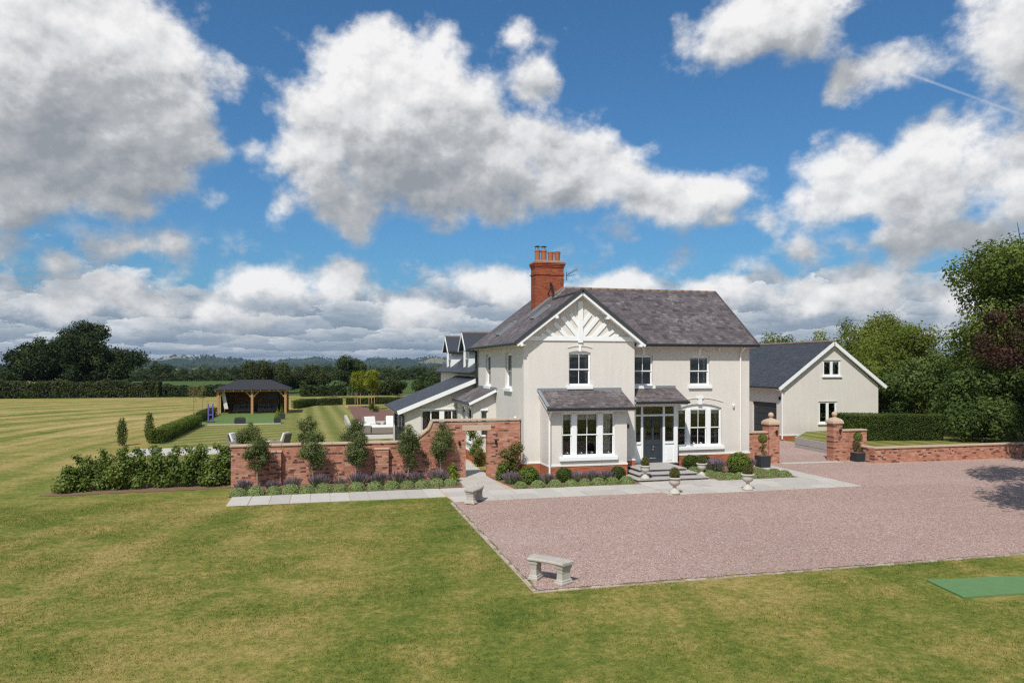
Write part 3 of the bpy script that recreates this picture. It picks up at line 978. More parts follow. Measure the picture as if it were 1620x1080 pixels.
def drive_wall(label, axis, c0, c1, u0, u1, h, seed, name='drive_wall'):
    t = thing(name, label, 'wall', ((u0 + u1) / 2, c0, 0) if axis == 'Y' else (c0, (u0 + u1) / 2, 0))
    mb = MB()
    brick_field(mb, axis, c0, c1, u0, u1, 0, h, seed=seed, dark=0.14)
    stuff(mb.build('brickwork', M['brick'], t))
    mb = MB()
    n = max(1, round((u1 - u0) / 0.7))
    if axis == 'Y':
        mb.box(u0 + e, u1 - e, c0 + e, c1 - e, 0, h - .005)
        for i in range(n):
            a, b = u0 + (u1 - u0) * i / n, u0 + (u1 - u0) * (i + 1) / n
            MB().box(a + .003, b - .003, c0 - .05, c1 + .05, h, h + .075).build('coping', M['sandstone'], t, bevel=0.012)
    else:
        mb.box(c0 + e, c1 - e, u0 + e, u1 - e, 0, h - .005)
        for i in range(n):
            a, b = u0 + (u1 - u0) * i / n, u0 + (u1 - u0) * (i + 1) / n
            MB().box(c0 - .05, c1 + .05, a + .003, b - .003, h, h + .075).build('coping', M['sandstone'], t, bevel=0.012)
    mb.build('mortar', M['mortar'], t)
    return t


drive_wall('short brick wall joining the house corner to its gate pier', 'Y', 30.78, 31.08, 19.22, 20.37, 1.425, 33)
drive_wall('short tall brick wall between right gate pier and square planter', 'Y', 30.66, 30.96, 24.29, 25.75, 1.425, 34)
drive_wall('long low brick retaining wall with stone coping along the drive', 'Y', 29.45, 29.75, 25.15, 34.5, 0.675, 35, 'retaining_wall')
drive_wall('stub of low brick wall returning towards the square planter', 'X', 25.16, 25.46, 29.77, 30.70, 0.675, 36, 'retaining_wall')
rl = MB().prism([(25.47, 29.76, 0), (60, 29.76, 0), (60, 60, 0), (35.2, 60, 0), (35.2, 41.5, 0), (28.6, 39.3, 0), (25.9, 36.4, 0), (25.47, 31.05, 0)], (0, 0, 0.55)).build('raised_lawn', M['striped'])
rl['kind'] = 'structure'
mb = MB()
for (xa, ya, xb, yb) in [(25.9, 36.35, 28.6, 39.25), (25.42, 31.1, 25.85, 36.3)]:
    for z in (0.1, 0.3, 0.48):
        mb.bar((xa - .06, ya, z), (xb - .06, yb, z), 0.12, 0.18)
o = mb.build('sleeper_edging', M['step'])
tag(o, 'grey sleeper edging holding the grass bank by the garage', 'edging')
o = sheet('threshold_strip', [(20.9, 30.2), (24.0, 30.1), (24.0, 30.55), (20.9, 30.7)], 0.015, M['stone_pale'])
# ------------------------------------------------------------------ house
house = thing('country_house', 'cream rendered country house with slate roof, timbered front gable and tall brick chimney', 'house', (13.6, 30.5, 0))
XL, XR, YW, YB, YM, YBACK = 8.05, 19.2, 29.42, 28.30, 30.5, 38.9


def wall_sheet(mb, axis, c, u0, u1, z0, z1, openings=(), depth=0.16, flip=1):
    """one wall face with real openings: reveals run inwards; an opening is (u0,u1,z0,z1,rise of its arched head)"""
    def pt(u, w, z):
        return (u, c + w * flip, z) if axis == 'Y' else (c + w * flip, u, z)
    us = sorted({u0, u1, *[o[0] for o in openings], *[o[1] for o in openings]})
    zs = sorted({z0, z1, *[o[2] for o in openings], *[o[3] for o in openings]})
    for ua, ub in zip(us, us[1:]):
        for za, zb in zip(zs, zs[1:]):
            um, zm = (ua + ub) / 2, (za + zb) / 2
            if any(o[0] < um < o[1] and o[2] < zm < o[3] for o in openings):
                continue
            mb.add([pt(ua, 0, za), pt(ub, 0, za), pt(ub, 0, zb), pt(ua, 0, zb)], [(0, 1, 2, 3)])
    for (a, b, za, zb, rise) in openings:
        zs_ = zb - rise
        mb.add([pt(a, 0, za), pt(a, depth, za), pt(a, depth, zs_), pt(a, 0, zs_)], [(0, 1, 2, 3)])
        mb.add([pt(b, 0, za), pt(b, depth, za), pt(b, depth, zs_), pt(b, 0, zs_)], [(0, 1, 2, 3)])
        mb.add([pt(a, 0, za), pt(b, 0, za), pt(b, depth, za), pt(a, depth, za)], [(0, 1, 2, 3)])
        n = 10 if rise > 0 else 1
        hd = [(a + (b - a) * i / n, zs_ + rise * (1 - (2 * i / n - 1) ** 2) if rise > 0 else zb) for i in range(n + 1)]
        for (p, zp), (q, zq) in zip(hd, hd[1:]):
            mb.add([pt(p, 0, zp), pt(q, 0, zq), pt(q, depth, zq), pt(p, depth, zp)], [(0, 1, 2, 3)])
            if rise > 0:
                mb.add([pt(p, 0, zp), pt(q, 0, zq), pt(q, 0, zb), pt(p, 0, zb)], [(0, 1, 2, 3)])


def fbox(mb, axis, c, ua, ub, wa, wb, za, zb, flip=1):
    if axis == 'Y':
        y = sorted((c + wa * flip, c + wb * flip))
        mb.box(ua, ub, y[0], y[1], za, zb)
    else:
        x = sorted((c + wa * flip, c + wb * flip))
        mb.box(x[0], x[1], ua, ub, za, zb)
    return mb


def sash_unit(win, axis, c, a, b, z0, z1, cols, d, flip=1, tag_sash=True):
    """upper and lower sash with their panes; d = how far behind the wall face"""
    zm = (z0 + z1) / 2
    s = 0.036
    for nm, za, zb, dd in (('upper_sash', zm - 0.02, z1, d), ('lower_sash', z0, zm + 0.02, d + 0.035)):
        mb = MB()
        fbox(mb, axis, c, a, a + s, dd, dd + .04, za, zb, flip)
        fbox(mb, axis, c, b - s, b, dd, dd + .04, za, zb, flip)
        lo = 0.075 if nm == 'lower_sash' else 0.045
        fbox(mb, axis, c, a + s, b - s, dd, dd + .04, za, za + lo, flip)
        fbox(mb, axis, c, a + s, b - s, dd, dd + .04, zb - 0.045, zb, flip)
        xs = [a + s + (b - a - 2 * s) * i / cols for i in range(cols + 1)]
        for x in xs[1:-1]:
            fbox(mb, axis, c, x - .013, x + .013, dd, dd + .035, za + lo, zb - .045, flip)
        mb.build(nm, M['white'], win)
        for xa, xb in zip(xs, xs[1:]):
            g = 0.010
            fbox(MB(), axis, c, xa + (.013 if xa != xs[0] else 0), xb - (.013 if xb != xs[-1] else 0), dd + .015, dd + .021, za + lo, zb - .045, flip).build('pane', M['glass'], win)


def sash_window(axis, c, a, b, z0, z1, rise=0.08, cols=2, d=0.10, flip=1, sill=True, key=True, blind=0.0, parent=None):
    """a box sash: outer frame, two sashes, panes, sill and keystone"""
    parent = parent or house
    mb = MB()
    f = 0.03
    fbox(mb, axis, c, a, a + f, d - .02, d + .10, z0, z1 - rise, flip)
    fbox(mb, axis, c, b - f, b, d - .02, d + .10, z0, z1 - rise, flip)
    n = 8
    for i in range(n):
        u, v = a + (b - a) * i / n, a + (b - a) * (i + 1) / n
        top = z1 - rise + rise * (1 - ((i + .5) * 2 / n - 1) ** 2)
        fbox(mb, axis, c, u, v, d - .019, d + .099, z1 - rise - .035, top + .004, flip)
    w = mb.build('window', M['white'], parent)
    sash_unit(w, axis, c, a + f, b - f, z0 + .02, z1 - rise - .03, cols, d, flip)
    if sill:
        fbox(MB(), axis, c, a - .09, b + .09, -.10, d + .05, z0 - .13, z0 + .015, flip).build('sill', M['white'], w, bevel=0.01)
    if key:
        um = (a + b) / 2
        mb = MB()
        for (za, zb, h) in ((z1 - .03, z1 + .20, .055), (z1 + .20, z1 + .27, .085)):
            fbox(mb, axis, c, um - h, um + h, -.045, .02, za, zb, flip)
        mb.build('keystone', M['white'], w)
    if blind:
        fbox(MB(), axis, c, a + f, b - f, d + .13, d + .15, z1 - rise - .05 - blind, z1 - rise - .05, flip).build('blind', M['blind'], w)
    return w


def tri_window(axis, c, a, b, z0, z1, splits, rise=0.0, d=0.10, blind=0.0):
    """three sashes side by side with broad white mullions"""
    mb = MB()
    f = 0.035
    fbox(mb, axis, c, a, a + f, d - .03, d + .10, z0, z1 - rise)
    fbox(mb, axis, c, b - f, b, d - .03, d + .10, z0, z1 - rise)
    n = 12
    for i in range(n):
        u, v = a + (b - a) * i / n, a + (b - a) * (i + 1) / n
        top = z1 - rise + rise * (1 - ((i + .5) * 2 / n - 1) ** 2)
        fbox(mb, axis, c, u, v, d - .019, d + .099, z1 - rise - .06, top + .004)
    w = mb.build('window', M['white'], house)
    ends = [a + f] + [s for s in splits] + [b - f]
    units = [(a + f, splits[0][0], 1), (splits[0][1], splits[1][0], 2), (splits[1][1], b - f, 1)]
    for (m0, m1) in splits:
        fbox(MB(), axis, c, m0, m1, d - .05, d + .10, z0, z1 - rise - .06).build('mullion', M['white'], w, bevel=0.008)
    for (u, v, cols) in units:
        sash_unit(w, axis, c, u, v, z0 + .02, z1 - rise - .05, cols, d)
        if blind:
            fbox(MB(), axis, c, u, v, d + .13, d + .15, z1 - rise - .05 - blind, z1 - rise - .05).build('blind', M['blind'], w)
    fbox(MB(), axis, c, a - .10, b + .10, -.11, d + .05, z0 - .14, z0 + .015).build('sill', M['white'], w, bevel=0.01)
    return w


EAVE = 5.52
# --- walls
mb = MB()
W1 = (10.01, 10.98, 3.74, 5.22, 0.08)
wall_sheet(mb, 'Y', YW, XL, 8.75, 0.6, 3.55)
wall_sheet(mb, 'Y', YW, 12.2, 12.98, 0.6, 3.55)
wall_sheet(mb, 'Y', YW, XL, 12.98, 3.55, EAVE, [W1])
# gable triangle
mb.add([(XL, YW, EAVE), (12.98, YW, EAVE), (12.98, YW, 5.72), (10.5, YW, 7.62), (XL, YW, 5.72)], [(0, 1, 2, 3, 4)])
# main front
W2, W3, W4 = (13.42, 14.34, 3.68, 5.12, 0.08), (16.17, 17.15, 3.69, 5.10, 0.08), (15.58, 17.76, 0.92, 2.86, 0.20)
wall_sheet(mb, 'Y', YM, 12.9, XR, 3.3, EAVE, [W2, W3])
wall_sheet(mb, 'Y', YM, 15.25, XR, 0.58, 3.3, [W4])
# returns, right end, back
mb.add([(12.98, YW, 0.6), (12.98, YM, 0.6), (12.98, YM, EAVE + .3), (12.98, YW, EAVE)], [(0, 1, 2, 3)])
mb.add([(XR, YM, 0.58), (XR, 37.5, 0.58), (XR, 37.5, EAVE), (XR, 34, 8.2), (XR, YM, EAVE)], [(0, 1, 2, 3, 4)])
mb.add([(11.6, YBACK, 0.58), (XL, YBACK, 0.58), (XL, YBACK, EAVE), (11.35, YBACK, 8.1), (14.5, YBACK, EAVE), (14.5, YBACK, 0.58)], [(0, 1, 2, 3, 4, 5)])
mb.add([(XR, 37.5, 0.58), (14.5, 37.5, 0.58), (14.5, 37.5, EAVE), (XR, 37.5, EAVE)], [(0, 1, 2, 3)])
mb.add([(14.5, 37.5, 0.58), (14.5, YBACK, 0.58), (14.5, YBACK, EAVE), (14.5, 37.5, EAVE)], [(0, 1, 2, 3)])
# left side
S1, S2, S3 = (35.55, 36.75, 3.58, 5.17, 0.06), (31.40, 32.60, 3.58, 5.19, 0.06), (31.55, 32.35, 1.05, 2.30, 0.25)
wall_sheet(mb, 'X', XL, YW, YBACK, 0.58, EAVE, [S1, S2, S3])
mb.build('wall', M['render'], house)
# --- bay
mb = MB()
BW = (9.33, 11.62, 0.90, 2.72, 0.0)
wall_sheet(mb, 'Y', YB, 8.75, 12.15, 0.58, 2.84, [BW])
mb.add([(8.75, YB, 0.58), (8.75, YW, 0.58), (8.75, YW, 3.42), (8.75, YB, 2.84)], [(0, 1, 2, 3)])
mb.add([(12.15, YB, 0.58), (12.15, YW, 0.58), (12.15, YW, 3.42), (12.15, YB, 2.84)], [(0, 1, 2, 3)])
mb.build('bay_wall', M['render'], house)


# --- brick plinth with a painted band above it
def plinth(segs, z=0.545):
    for k, (ax, c, a, b) in enumerate(segs):
        mb, core, band = MB(), MB(), MB()
        if ax == 'Y':
            brick_field(mb, 'Y', c - .045, c + .06, a, b, 0.0, z, seed=50 + k, dark=0.0, C=0.0779)
            core.box(a + .004, b - .004, c - .04, c + .055, 0, z)
            band.box(a - .012, b + .012, c - .062 - k * .0007, c + .05, z, z + .065 + k * .0006)
        else:
            brick_field(mb, 'X', c - .045, c + .06, a, b, 0.0, z, seed=50 + k, dark=0.0, C=0.0779)
            core.box(c - .04, c + .055, a + .004, b - .004, 0, z)
            band.box(c - .062 - k * .0007, c + .05, a - .012, b + .012, z, z + .065 + k * .0006)
        p = core.build('plinth', M['mortar_dark'], house)
        stuff(mb.build('brickwork', M['brick_red'], p))
        band.build('band', M['bandwhite'], p)


plinth([('Y', YW, XL, 8.75), ('Y', YB, 8.75, 12.15), ('X', 8.80, YB + .05, YW - .05), ('Y', YW, 12.15, 12.98), ('Y', YM, 15.25, XR), ('X', XL, YW + .05, 34.3)])
# --- inside of the rooms, seen dimly through the glass
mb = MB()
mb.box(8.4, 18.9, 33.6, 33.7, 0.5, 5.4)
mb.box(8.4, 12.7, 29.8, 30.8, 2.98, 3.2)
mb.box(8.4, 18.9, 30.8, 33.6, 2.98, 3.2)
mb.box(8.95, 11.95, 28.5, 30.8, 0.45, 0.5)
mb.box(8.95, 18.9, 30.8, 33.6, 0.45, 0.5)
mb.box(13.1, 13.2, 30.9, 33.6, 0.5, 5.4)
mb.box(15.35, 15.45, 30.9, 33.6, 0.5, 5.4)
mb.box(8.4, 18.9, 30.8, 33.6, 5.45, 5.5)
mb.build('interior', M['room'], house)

# --- windows
sash_window('Y', YW, *W1[:4], rise=0.08, blind=0.14)
sash_window('Y', YM, *W2[:4], rise=0.08, blind=0.0)
sash_window('Y', YM, *W3[:4], rise=0.08, blind=0.10)
tri_window('Y', YB, *BW[:4], [(9.77, 9.98), (10.88, 11.10)], 0.0, 0.07, 0.28)
tri_window('Y', YM, *W4[:4], [(16.02, 16.22), (17.04, 17.24)], 0.20, 0.10, 0.22)
mb = MB()
mb.box(16.57, 16.76, YM - .05, YM + .01, 2.84, 3.10)
mb.box(16.50, 16.83, YM - .06, YM + .01, 3.10, 3.19)
mb.build('keystone', M['white'], house)


def hood(axis, c, a, b, z, rise, name='hood_mould'):
    """thin raised arch line above a window"""
    mb = MB()
    n = 12
    pts = [(a + (b - a) * i / n, z + rise * (1 - (2 * i / n - 1) ** 2)) for i in range(n + 1)]
    for (u, za), (v, zb) in zip(pts, pts[1:]):
        mb.bar((u, c - .012, za), (v, c - .012, zb), 0.035, 0.024, up=(0, 0, 1))
    mb.build(name, M['render'], house)


hood('Y', YM, 15.50, 17.85, 2.93, 0.20)
hood('Y', YW, 9.95, 11.05, 5.34, 0.09)
hood('Y', YM, 16.10, 17.22, 5.20, 0.08)
for S in (S1, S2):
    sash_window('X', XL, S[0], S[1], S[2], S[3], rise=0.06, cols=2, d=0.12, key=False)
sash_window('X', XL, S3[0], S3[1], S3[2], S3[3], rise=0.25, cols=2, d=0.14, key=False, sill=False)

# curtains hanging inside some of the windows
def curtain(x0, x1, y, z0, z1, parent=None):
    mb = MB()
    n = 14
    vs = []
    for i in range(n + 1):
        x = x0 + (x1 - x0) * i / n
        yy = y + .03 * math.sin(i * 1.9)
        vs += [(x, yy, z0), (x, yy, z1)]
    mb.add(vs, [(2 * i, 2 * i + 2, 2 * i + 3, 2 * i + 1) for i in range(n)])
    return mb.build('curtain', M['blind'], parent or house)


for (x0, x1, y, z0, z1) in [(11.18, 11.56, YB + .32, .9, 2.7), (9.38, 9.52, YB + .32, .9, 2.7), (15.62, 15.74, YM + .36, .9, 2.7), (17.60, 17.73, YM + .36, .9, 2.7), (10.03, 10.14, YW + .36, 3.74, 5.15), (10.85, 10.96, YW + .36, 3.74, 5.15), (17.0, 17.13, YM + .36, 3.69, 5.0)]:
    curtain(x0, x1, y, z0, z1)
# small ornaments on the window board behind the bay and hall glass
for (x, y, z, tx) in [(9.62, 28.5, 1.0, 'the left light of the bay window'), (10.22, 28.5, 1.0, 'the middle light of the bay window, left of three'), (10.45, 28.5, 1.0, 'the middle light of the bay window, centre of three'), (10.68, 28.5, 1.0, 'the middle light of the bay window, right of three'), (11.4, 28.5, 1.0, 'the right light of the bay window'), (16.45, 30.72, 1.0, 'the arched window, left pane'), (16.8, 30.72, 1.0, 'the arched window, right pane')]:
    mb = MB()
    for k in range(7):
        a = k * 0.9
        mb.lathe([(0.01, 0), (0.05, .03), (0.045, .07), (0.01, .09)], (x + .05 * math.cos(a) * (k > 0), y + .04 * math.sin(a) * (k > 0), z + .01 * (k % 3)), 7)
    o = mb.build('flower_posy', M['cushion'])
    tag(o, 'pale flower posy inside ' + tx, 'flowers', 'posies on the window sills')


# --- roofs
def slate_slope(mb, pt, u_range, v0, v1, slope_len, w=0.24, gauge=0.185, seed=0, thick=0.013, irregular=0.004):
    """courses of slates: pt(u, s, h) gives the point at s metres up the slope and h above it; u_range(s) the ends of that course"""
    r = random.Random(seed)
    n = int(slope_len / gauge)
    for j in range(n + 1):
        s0 = j * gauge
        s1 = min(s0 + gauge * 1.12, slope_len + 0.03)
        if s0 > slope_len:
            break
        ua, ub = u_range((s0 + min(s1, slope_len)) / 2)
        if ub - ua < 0.05:
            continue
        u = ua - (w / 2 if j % 2 else 0)
        while u < ub - 0.01:
            a, b = max(u, ua), min(u + w - 0.006, ub)
            u += w
            if b - a < 0.02:
                continue
            t = min(1, max(0, r.gauss(0.45, 0.2)))
            d = r.uniform(0, irregular) + 0.018
            k = r.uniform(-irregular, irregular)
            sl = s0 + r.uniform(-.006, .006)
            mb.hexa([pt(a, sl, d - thick), pt(b, sl, d - thick + k), pt(b, s1, 0.001), pt(a, s1, 0.001)],
                    [pt(a, sl, d), pt(b, sl, d + k), pt(b, s1, 0.001 + thick), pt(a, s1, 0.001 + thick)], t)


KW = 0.767                                    # pitch of the wing and left slopes
KM = (8.33 - 5.56) / (34.0 - 30.15)           # pitch of the main slopes
aw, am = math.atan(KW), math.atan(KM)


def z_main(y):
    return 5.56 + KM * (y - 30.15)


def y_valley(x):
    return 30.15 + (7.69 - KW * (x - 10.5) - 5.56) / KM


VERGE = 29.05
deck = MB()
T = 0.05
# main front and back slopes
deck.prism([(11.35, 34, 8.33), (19.42, 34, 8.33), (19.42, 30.12, 5.54), (13.2, 30.12, 5.54), (10.5, 33.11, 7.69)], (0, 0, -T))
deck.prism([(11.35, 34, 8.33), (19.42, 34, 8.33), (19.42, 37.85, 5.56), (11.35, 37.85, 5.56)], (0, 0, -T))
# left slope, wing's right slope, rear right slope
deck.prism([(7.72, VERGE + .04, 5.547), (10.5, VERGE + .04, 7.68), (10.5, 33.11, 7.68), (11.35, 34, 8.33), (11.35, 39.15, 8.33), (7.72, 39.15, 5.547)], (0, 0, -T))
deck.prism([(13.25, VERGE + .04, 5.58), (10.5, VERGE + .04, 7.68), (10.5, 33.11, 7.68), (13.25, 30.17, 5.58)], (0, 0, -T))
deck.prism([(11.35, 34, 8.33), (11.35, 39.15, 8.33), (14.9, 39.15, 5.6), (14.9, 34, 5.6)], (0, 0, -T))
roof = deck.build('roof', M['slate'], house)
sl = MB()
LM = math.hypot(8.33 - 5.54, 34 - 30.12)


def main_left(s):
    z = 5.54 + s * math.sin(am)
    if z < 7.69:
        return 10.5 + (7.69 - z) / KW + 0.02
    return 10.5 + (z - 7.69) / KW


slate_slope(sl, lambda u, s, h: (u, 30.12 + s * math.cos(am) - h * math.sin(am), 5.54 + s * math.sin(am) + h * math.cos(am)),
            lambda s: (main_left(s), 19.43), 0, 0, LM, seed=1)
LL = (11.35 - 7.72) / math.cos(aw)


def left_front(s):
    x = 7.72 + s * math.cos(aw)
    return VERGE if x < 10.5 else 33.11 + (x - 10.5) / 0.85 * 0.89


slate_slope(sl, lambda u, s, h: (7.72 + s * math.cos(aw) - h * math.sin(aw), u, 5.547 + s * math.sin(aw) + h * math.cos(aw)),
            lambda s: (left_front(s), 39.16), 0, 0, LL, seed=2)
LR = (13.25 - 10.5) / math.cos(aw)
slate_slope(sl, lambda u, s, h: (13.25 - s * math.cos(aw) + h * math.sin(aw), u, 5.58 + s * math.sin(aw) + h * math.cos(aw)),
            lambda s: (VERGE, y_valley(13.25 - s * math.cos(aw))), 0, 0, LR, seed=3)
stuff(sl.build('slates', M['slate'], roof))
# ridge tiles
mb = MB()


def ridge_run(mb, p, q, step=0.45, r=0.085):
    p, q = Vector(p), Vector(q)
    n = max(1, round((q - p).length / step))
    for i in range(n):
        a, b = p.lerp(q, i / n), p.lerp(q, (i + 0.97) / n)
        j = Vector((0, 0, rnd.uniform(-.008, .008)))
        mb.tube([a + j, b + j], [r, r * 1.04], 8)


ridge_run(mb, (11.4, 34, 8.32), (19.44, 34, 8.32))
ridge_run(mb, (10.5, 33.1, 7.68), (11.4, 34, 8.32), r=0.07)
mb.build('ridge_tiles', M['ridge'], roof, smooth=True)
mb = MB()
ridge_run(mb, (10.5, VERGE - .03, 7.69), (10.5, 33.0, 7.69))
# dark verges of the front gable and the right end
mb.bar((10.5, VERGE - .012, 7.745), (7.62, VERGE - .012, 5.535), 0.15, 0.05, up=(0, 1, 0))
mb.bar((10.5, VERGE - .012, 7.745), (13.36, VERGE - .012, 5.56), 0.15, 0.05, up=(0, 1, 0))
mb.bar((10.5, VERGE + .09, 7.785), (7.62, VERGE + .09, 5.575), 0.17, 0.035, up=(0, 0, 1))
mb.bar((10.5, VERGE + .09, 7.785), (13.34, VERGE + .09, 5.60), 0.17, 0.035, up=(0, 0, 1))
mb.build('dark_verge', M['ridge_dark'], roof)
mb = MB()
mb.bar((19.44, 34, 8.31), (19.44, 30.1, 5.52), 0.04, 0.16)
mb.bar((19.44, 34, 8.31), (19.44, 37.9, 5.54), 0.04, 0.16)
mb.build('end_verge', M['slate'], roof)
# lead at the valley and by the chimney
mb = MB()
mb.bar((13.26, 30.16, 5.60), (10.55, 33.06, 7.70), 0.16, 0.02)
mb.bar((9.75, 34.16, 7.16), (11.36, 34.16, 8.36), 0.05, 0.14)
mb.build('lead_flashing', M['lead'], roof)
# rooflights in the left slope
for (ya, yb, xa, xb) in [(34.9, 35.55, 8.35, 9.25), (31.6, 32.2, 9.15, 9.95)]:
    mb = MB()

    def lp(x, y, h):
        return (x - h * math.sin(aw), y, 5.547 + (x - 7.72) * KW + h * math.cos(aw))
    for (p, q, r_, s_) in [(ya, ya + .06, xa, xb), (yb - .06, yb, xa, xb), (ya + .06, yb - .06, xa, xa + .06), (ya + .06, yb - .06, xb - .06, xb)]:
        mb.hexa([lp(r_, p, 0), lp(s_, p, 0), lp(s_, q, 0), lp(r_, q, 0)], [lp(r_, p, .10), lp(s_, p, .10), lp(s_, q, .10), lp(r_, q, .10)])
    rlw = mb.build('rooflight', M['lead'], house)
    mb = MB()
    mb.hexa([lp(xa + .06, ya + .06, .06), lp(xb - .06, ya + .06, .06), lp(xb - .06, yb - .06, .06), lp(xa + .06, yb - .06, .06)],
            [lp(xa + .06, ya + .06, .07), lp(xb - .06, ya + .06, .07), lp(xb - .06, yb - .06, .07), lp(xa + .06, yb - .06, .07)])
    mb.build('pane', M['glass'], rlw)

# --- gable woodwork
mb = MB()
mb.box(8.06, 12.97, YW - .055, YW - .002, 5.63, 5.82)
gt = mb.build('gable_beam', M['white'], house, bevel=0.008)
MB().box(10.40, 10.62, YW - .075, YW - .001, 5.56, 7.30).build('king_post', M['white'], gt, bevel=0.008)
zr = 5.64
for sgn in (-1, 1):
    for (xa, za, xb, zb, w) in [(.05, .62, .45, 1.13, .15), (.06, .14, .80, 1.00, .17), (.55, .12, 1.14, .74, .16), (1.03, .12, 1.50, .46, .14), (1.42, .12, 1.72, .27, .12)]:
        mb = MB()
        mb.bar((10.51 + sgn * xa, YW - .03, zr + za), (10.51 + sgn * xb, YW - .03, zr + zb), w, 0.052, up=(0, 1, 0))
        mb.build('brace', M['white'], gt)
# white barge boards, soffit and purlin ends
mb = MB()
for sx in (-1, 1):
    x0, x1, z1 = 10.5, 10.5 + sx * 2.82, 5.50
    mb.bar((x0, VERGE + .004, 7.60), (x1, VERGE + .004, 5.43), 0.12, 0.035, up=(0, 1, 0))
    mb.bar((x0, VERGE + .24, 7.565), (x1, VERGE + .24, 5.395), 0.44, 0.02, up=(0, 0, 1))
mb.build('bargeboard', M['white'], house)
mb = MB()
for sx in (-1, 1):
    for k in (0.40, 0.93):
        x, z = 10.5 + sx * 2.82 * k, 7.60 - 2.17 * k - .09
        mb.box(x - .06, x + .06, VERGE - .02, YW, z - .10, z + .02)
mb.build('purlin_end', M['white'], house)
MB().add([(8.25, YW - .006, 5.82), (12.75, YW - .006, 5.82), (10.51, YW - .006, 7.55)], [(0, 1, 2)]).build('gable_infill', M['render'], house)

# --- eaves: fascia and black gutters, downpipes
for box in [(13.3, 19.40, 30.16, 30.20, 5.40, 5.52), (7.76, 7.80, VERGE + .05, 39.1, 5.40, 5.53)]:
    MB().box(*box).build('fascia', M['bandwhite'], house)
for box in [(13.3, 19.30, 30.20, 30.50, 5.42, 5.44), (7.80, 8.05, VERGE + .05, 39.1, 5.42, 5.44)]:
    MB().box(*box).build('soffit', M['bandwhite'], house)


def gutter(p, q, r=0.06):
    """half-round gutter seen as a dark rounded bar, closed at its ends"""
    p, q = Vector(p), Vector(q)
    drop = Vector((0, 0, -0.015))
    return MB().tube([p + drop, q + drop], r, 12)


def gut(p, q, r=0.06):
    return gutter(p, q, r).build('gutter', M['black'], house)


gut((13.3, 30.09, 5.52), (19.45, 30.09, 5.52), 0.065)
gut((7.66, VERGE, 5.52), (7.66, 39.15, 5.52), 0.065)


def pipe(pts, mat, r=0.04, name='downpipe'):
    return MB().tube(pts, r, 10).build(name, mat, house, smooth=False)


pipe([(18.75, 30.12, 5.44), (18.72, 30.35, 5.25), (18.70, 30.43, 5.1), (18.70, 30.43, 0.05)], M['bandwhite'])
pipe([(7.75, 38.5, 5.45), (7.93, 38.5, 5.3), (7.95, 38.5, 3.2)], M['black'], 0.055)
pipe([(7.85, 38.75, 5.45), (7.95, 38.75, 5.3), (7.96, 38.75, 2.6)], M['black'], 0.05)
pipe([(13.06, 30.12, 5.45), (13.07, 30.3, 5.2), (13.07, 30.40, 5.0), (13.07, 30.40, 3.6)], M['black'])
pipe([(13.055, 29.80, 2.9), (13.055, 29.80, 0.3)], M['black'], 0.045)

# --- bay and porch roofs
def lean_roof(x0, x1, ye, ze, yt, zt, seed):
    L = math.hypot(yt - ye, zt - ze)
    a = math.atan2(zt - ze, yt - ye)
    mb = MB()
    mb.prism([(x0, ye, ze), (x1, ye, ze), (x1, yt, zt), (x0, yt, zt)], (0, 0, -0.05))
    r_ = mb.build('porch_roof' if seed == 6 else 'bay_roof', M['slate_bay'], house)
    mb = MB()
    slate_slope(mb, lambda u, s, h: (u, ye + s * math.cos(a) - h * math.sin(a), ze + s * math.sin(a) + h * math.cos(a)), lambda s: (x0 - .01, x1 + .01), 0, 0, L, w=0.2, gauge=0.16, seed=seed)
    stuff(mb.build('slates', M['slate_bay'], r_))
    mb = MB()
    mb.box(x0 - .01, x1 + .01, yt - .05, yt - .004, zt - .02, zt + .10)
    mb.bar((x0 + .04, ye + .1, ze + .075), (x0 + .04, yt, zt + .04), 0.12, 0.02)
    mb.build('lead_flashing', M['lead'], r_)
    mb = MB()
    mb.bar((x0 + .04, ye + .02, ze - .11), (x0 + .04, yt, zt - .11), 0.03, 0.11)
    mb.bar((x1 - .04, ye + .02, ze - .11), (x1 - .04, yt, zt - .11), 0.03, 0.11)
    mb.box(x0, x1, ye + .04, ye + .07, ze - .15, ze - .045)
    mb.build('fascia', M['bandwhite'], r_)
    gutter((x0 - .04, ye - .03, ze - .03), (x1 + .05, ye - .03, ze - .03), 0.055).build('gutter', M['black'], r_)
    return r_


lean_roof(8.64, 12.34, 27.93, 2.90, YW, 3.56, 5)
lean_roof(13.0, 15.42, 29.22, 3.05, YM, 3.60, 6)
pipe([(8.80, 27.92, 2.84), (8.80, 28.15, 2.66), (8.80, 28.22, 2.5), (8.80, 28.22, 0.05)], M['bandwhite'])
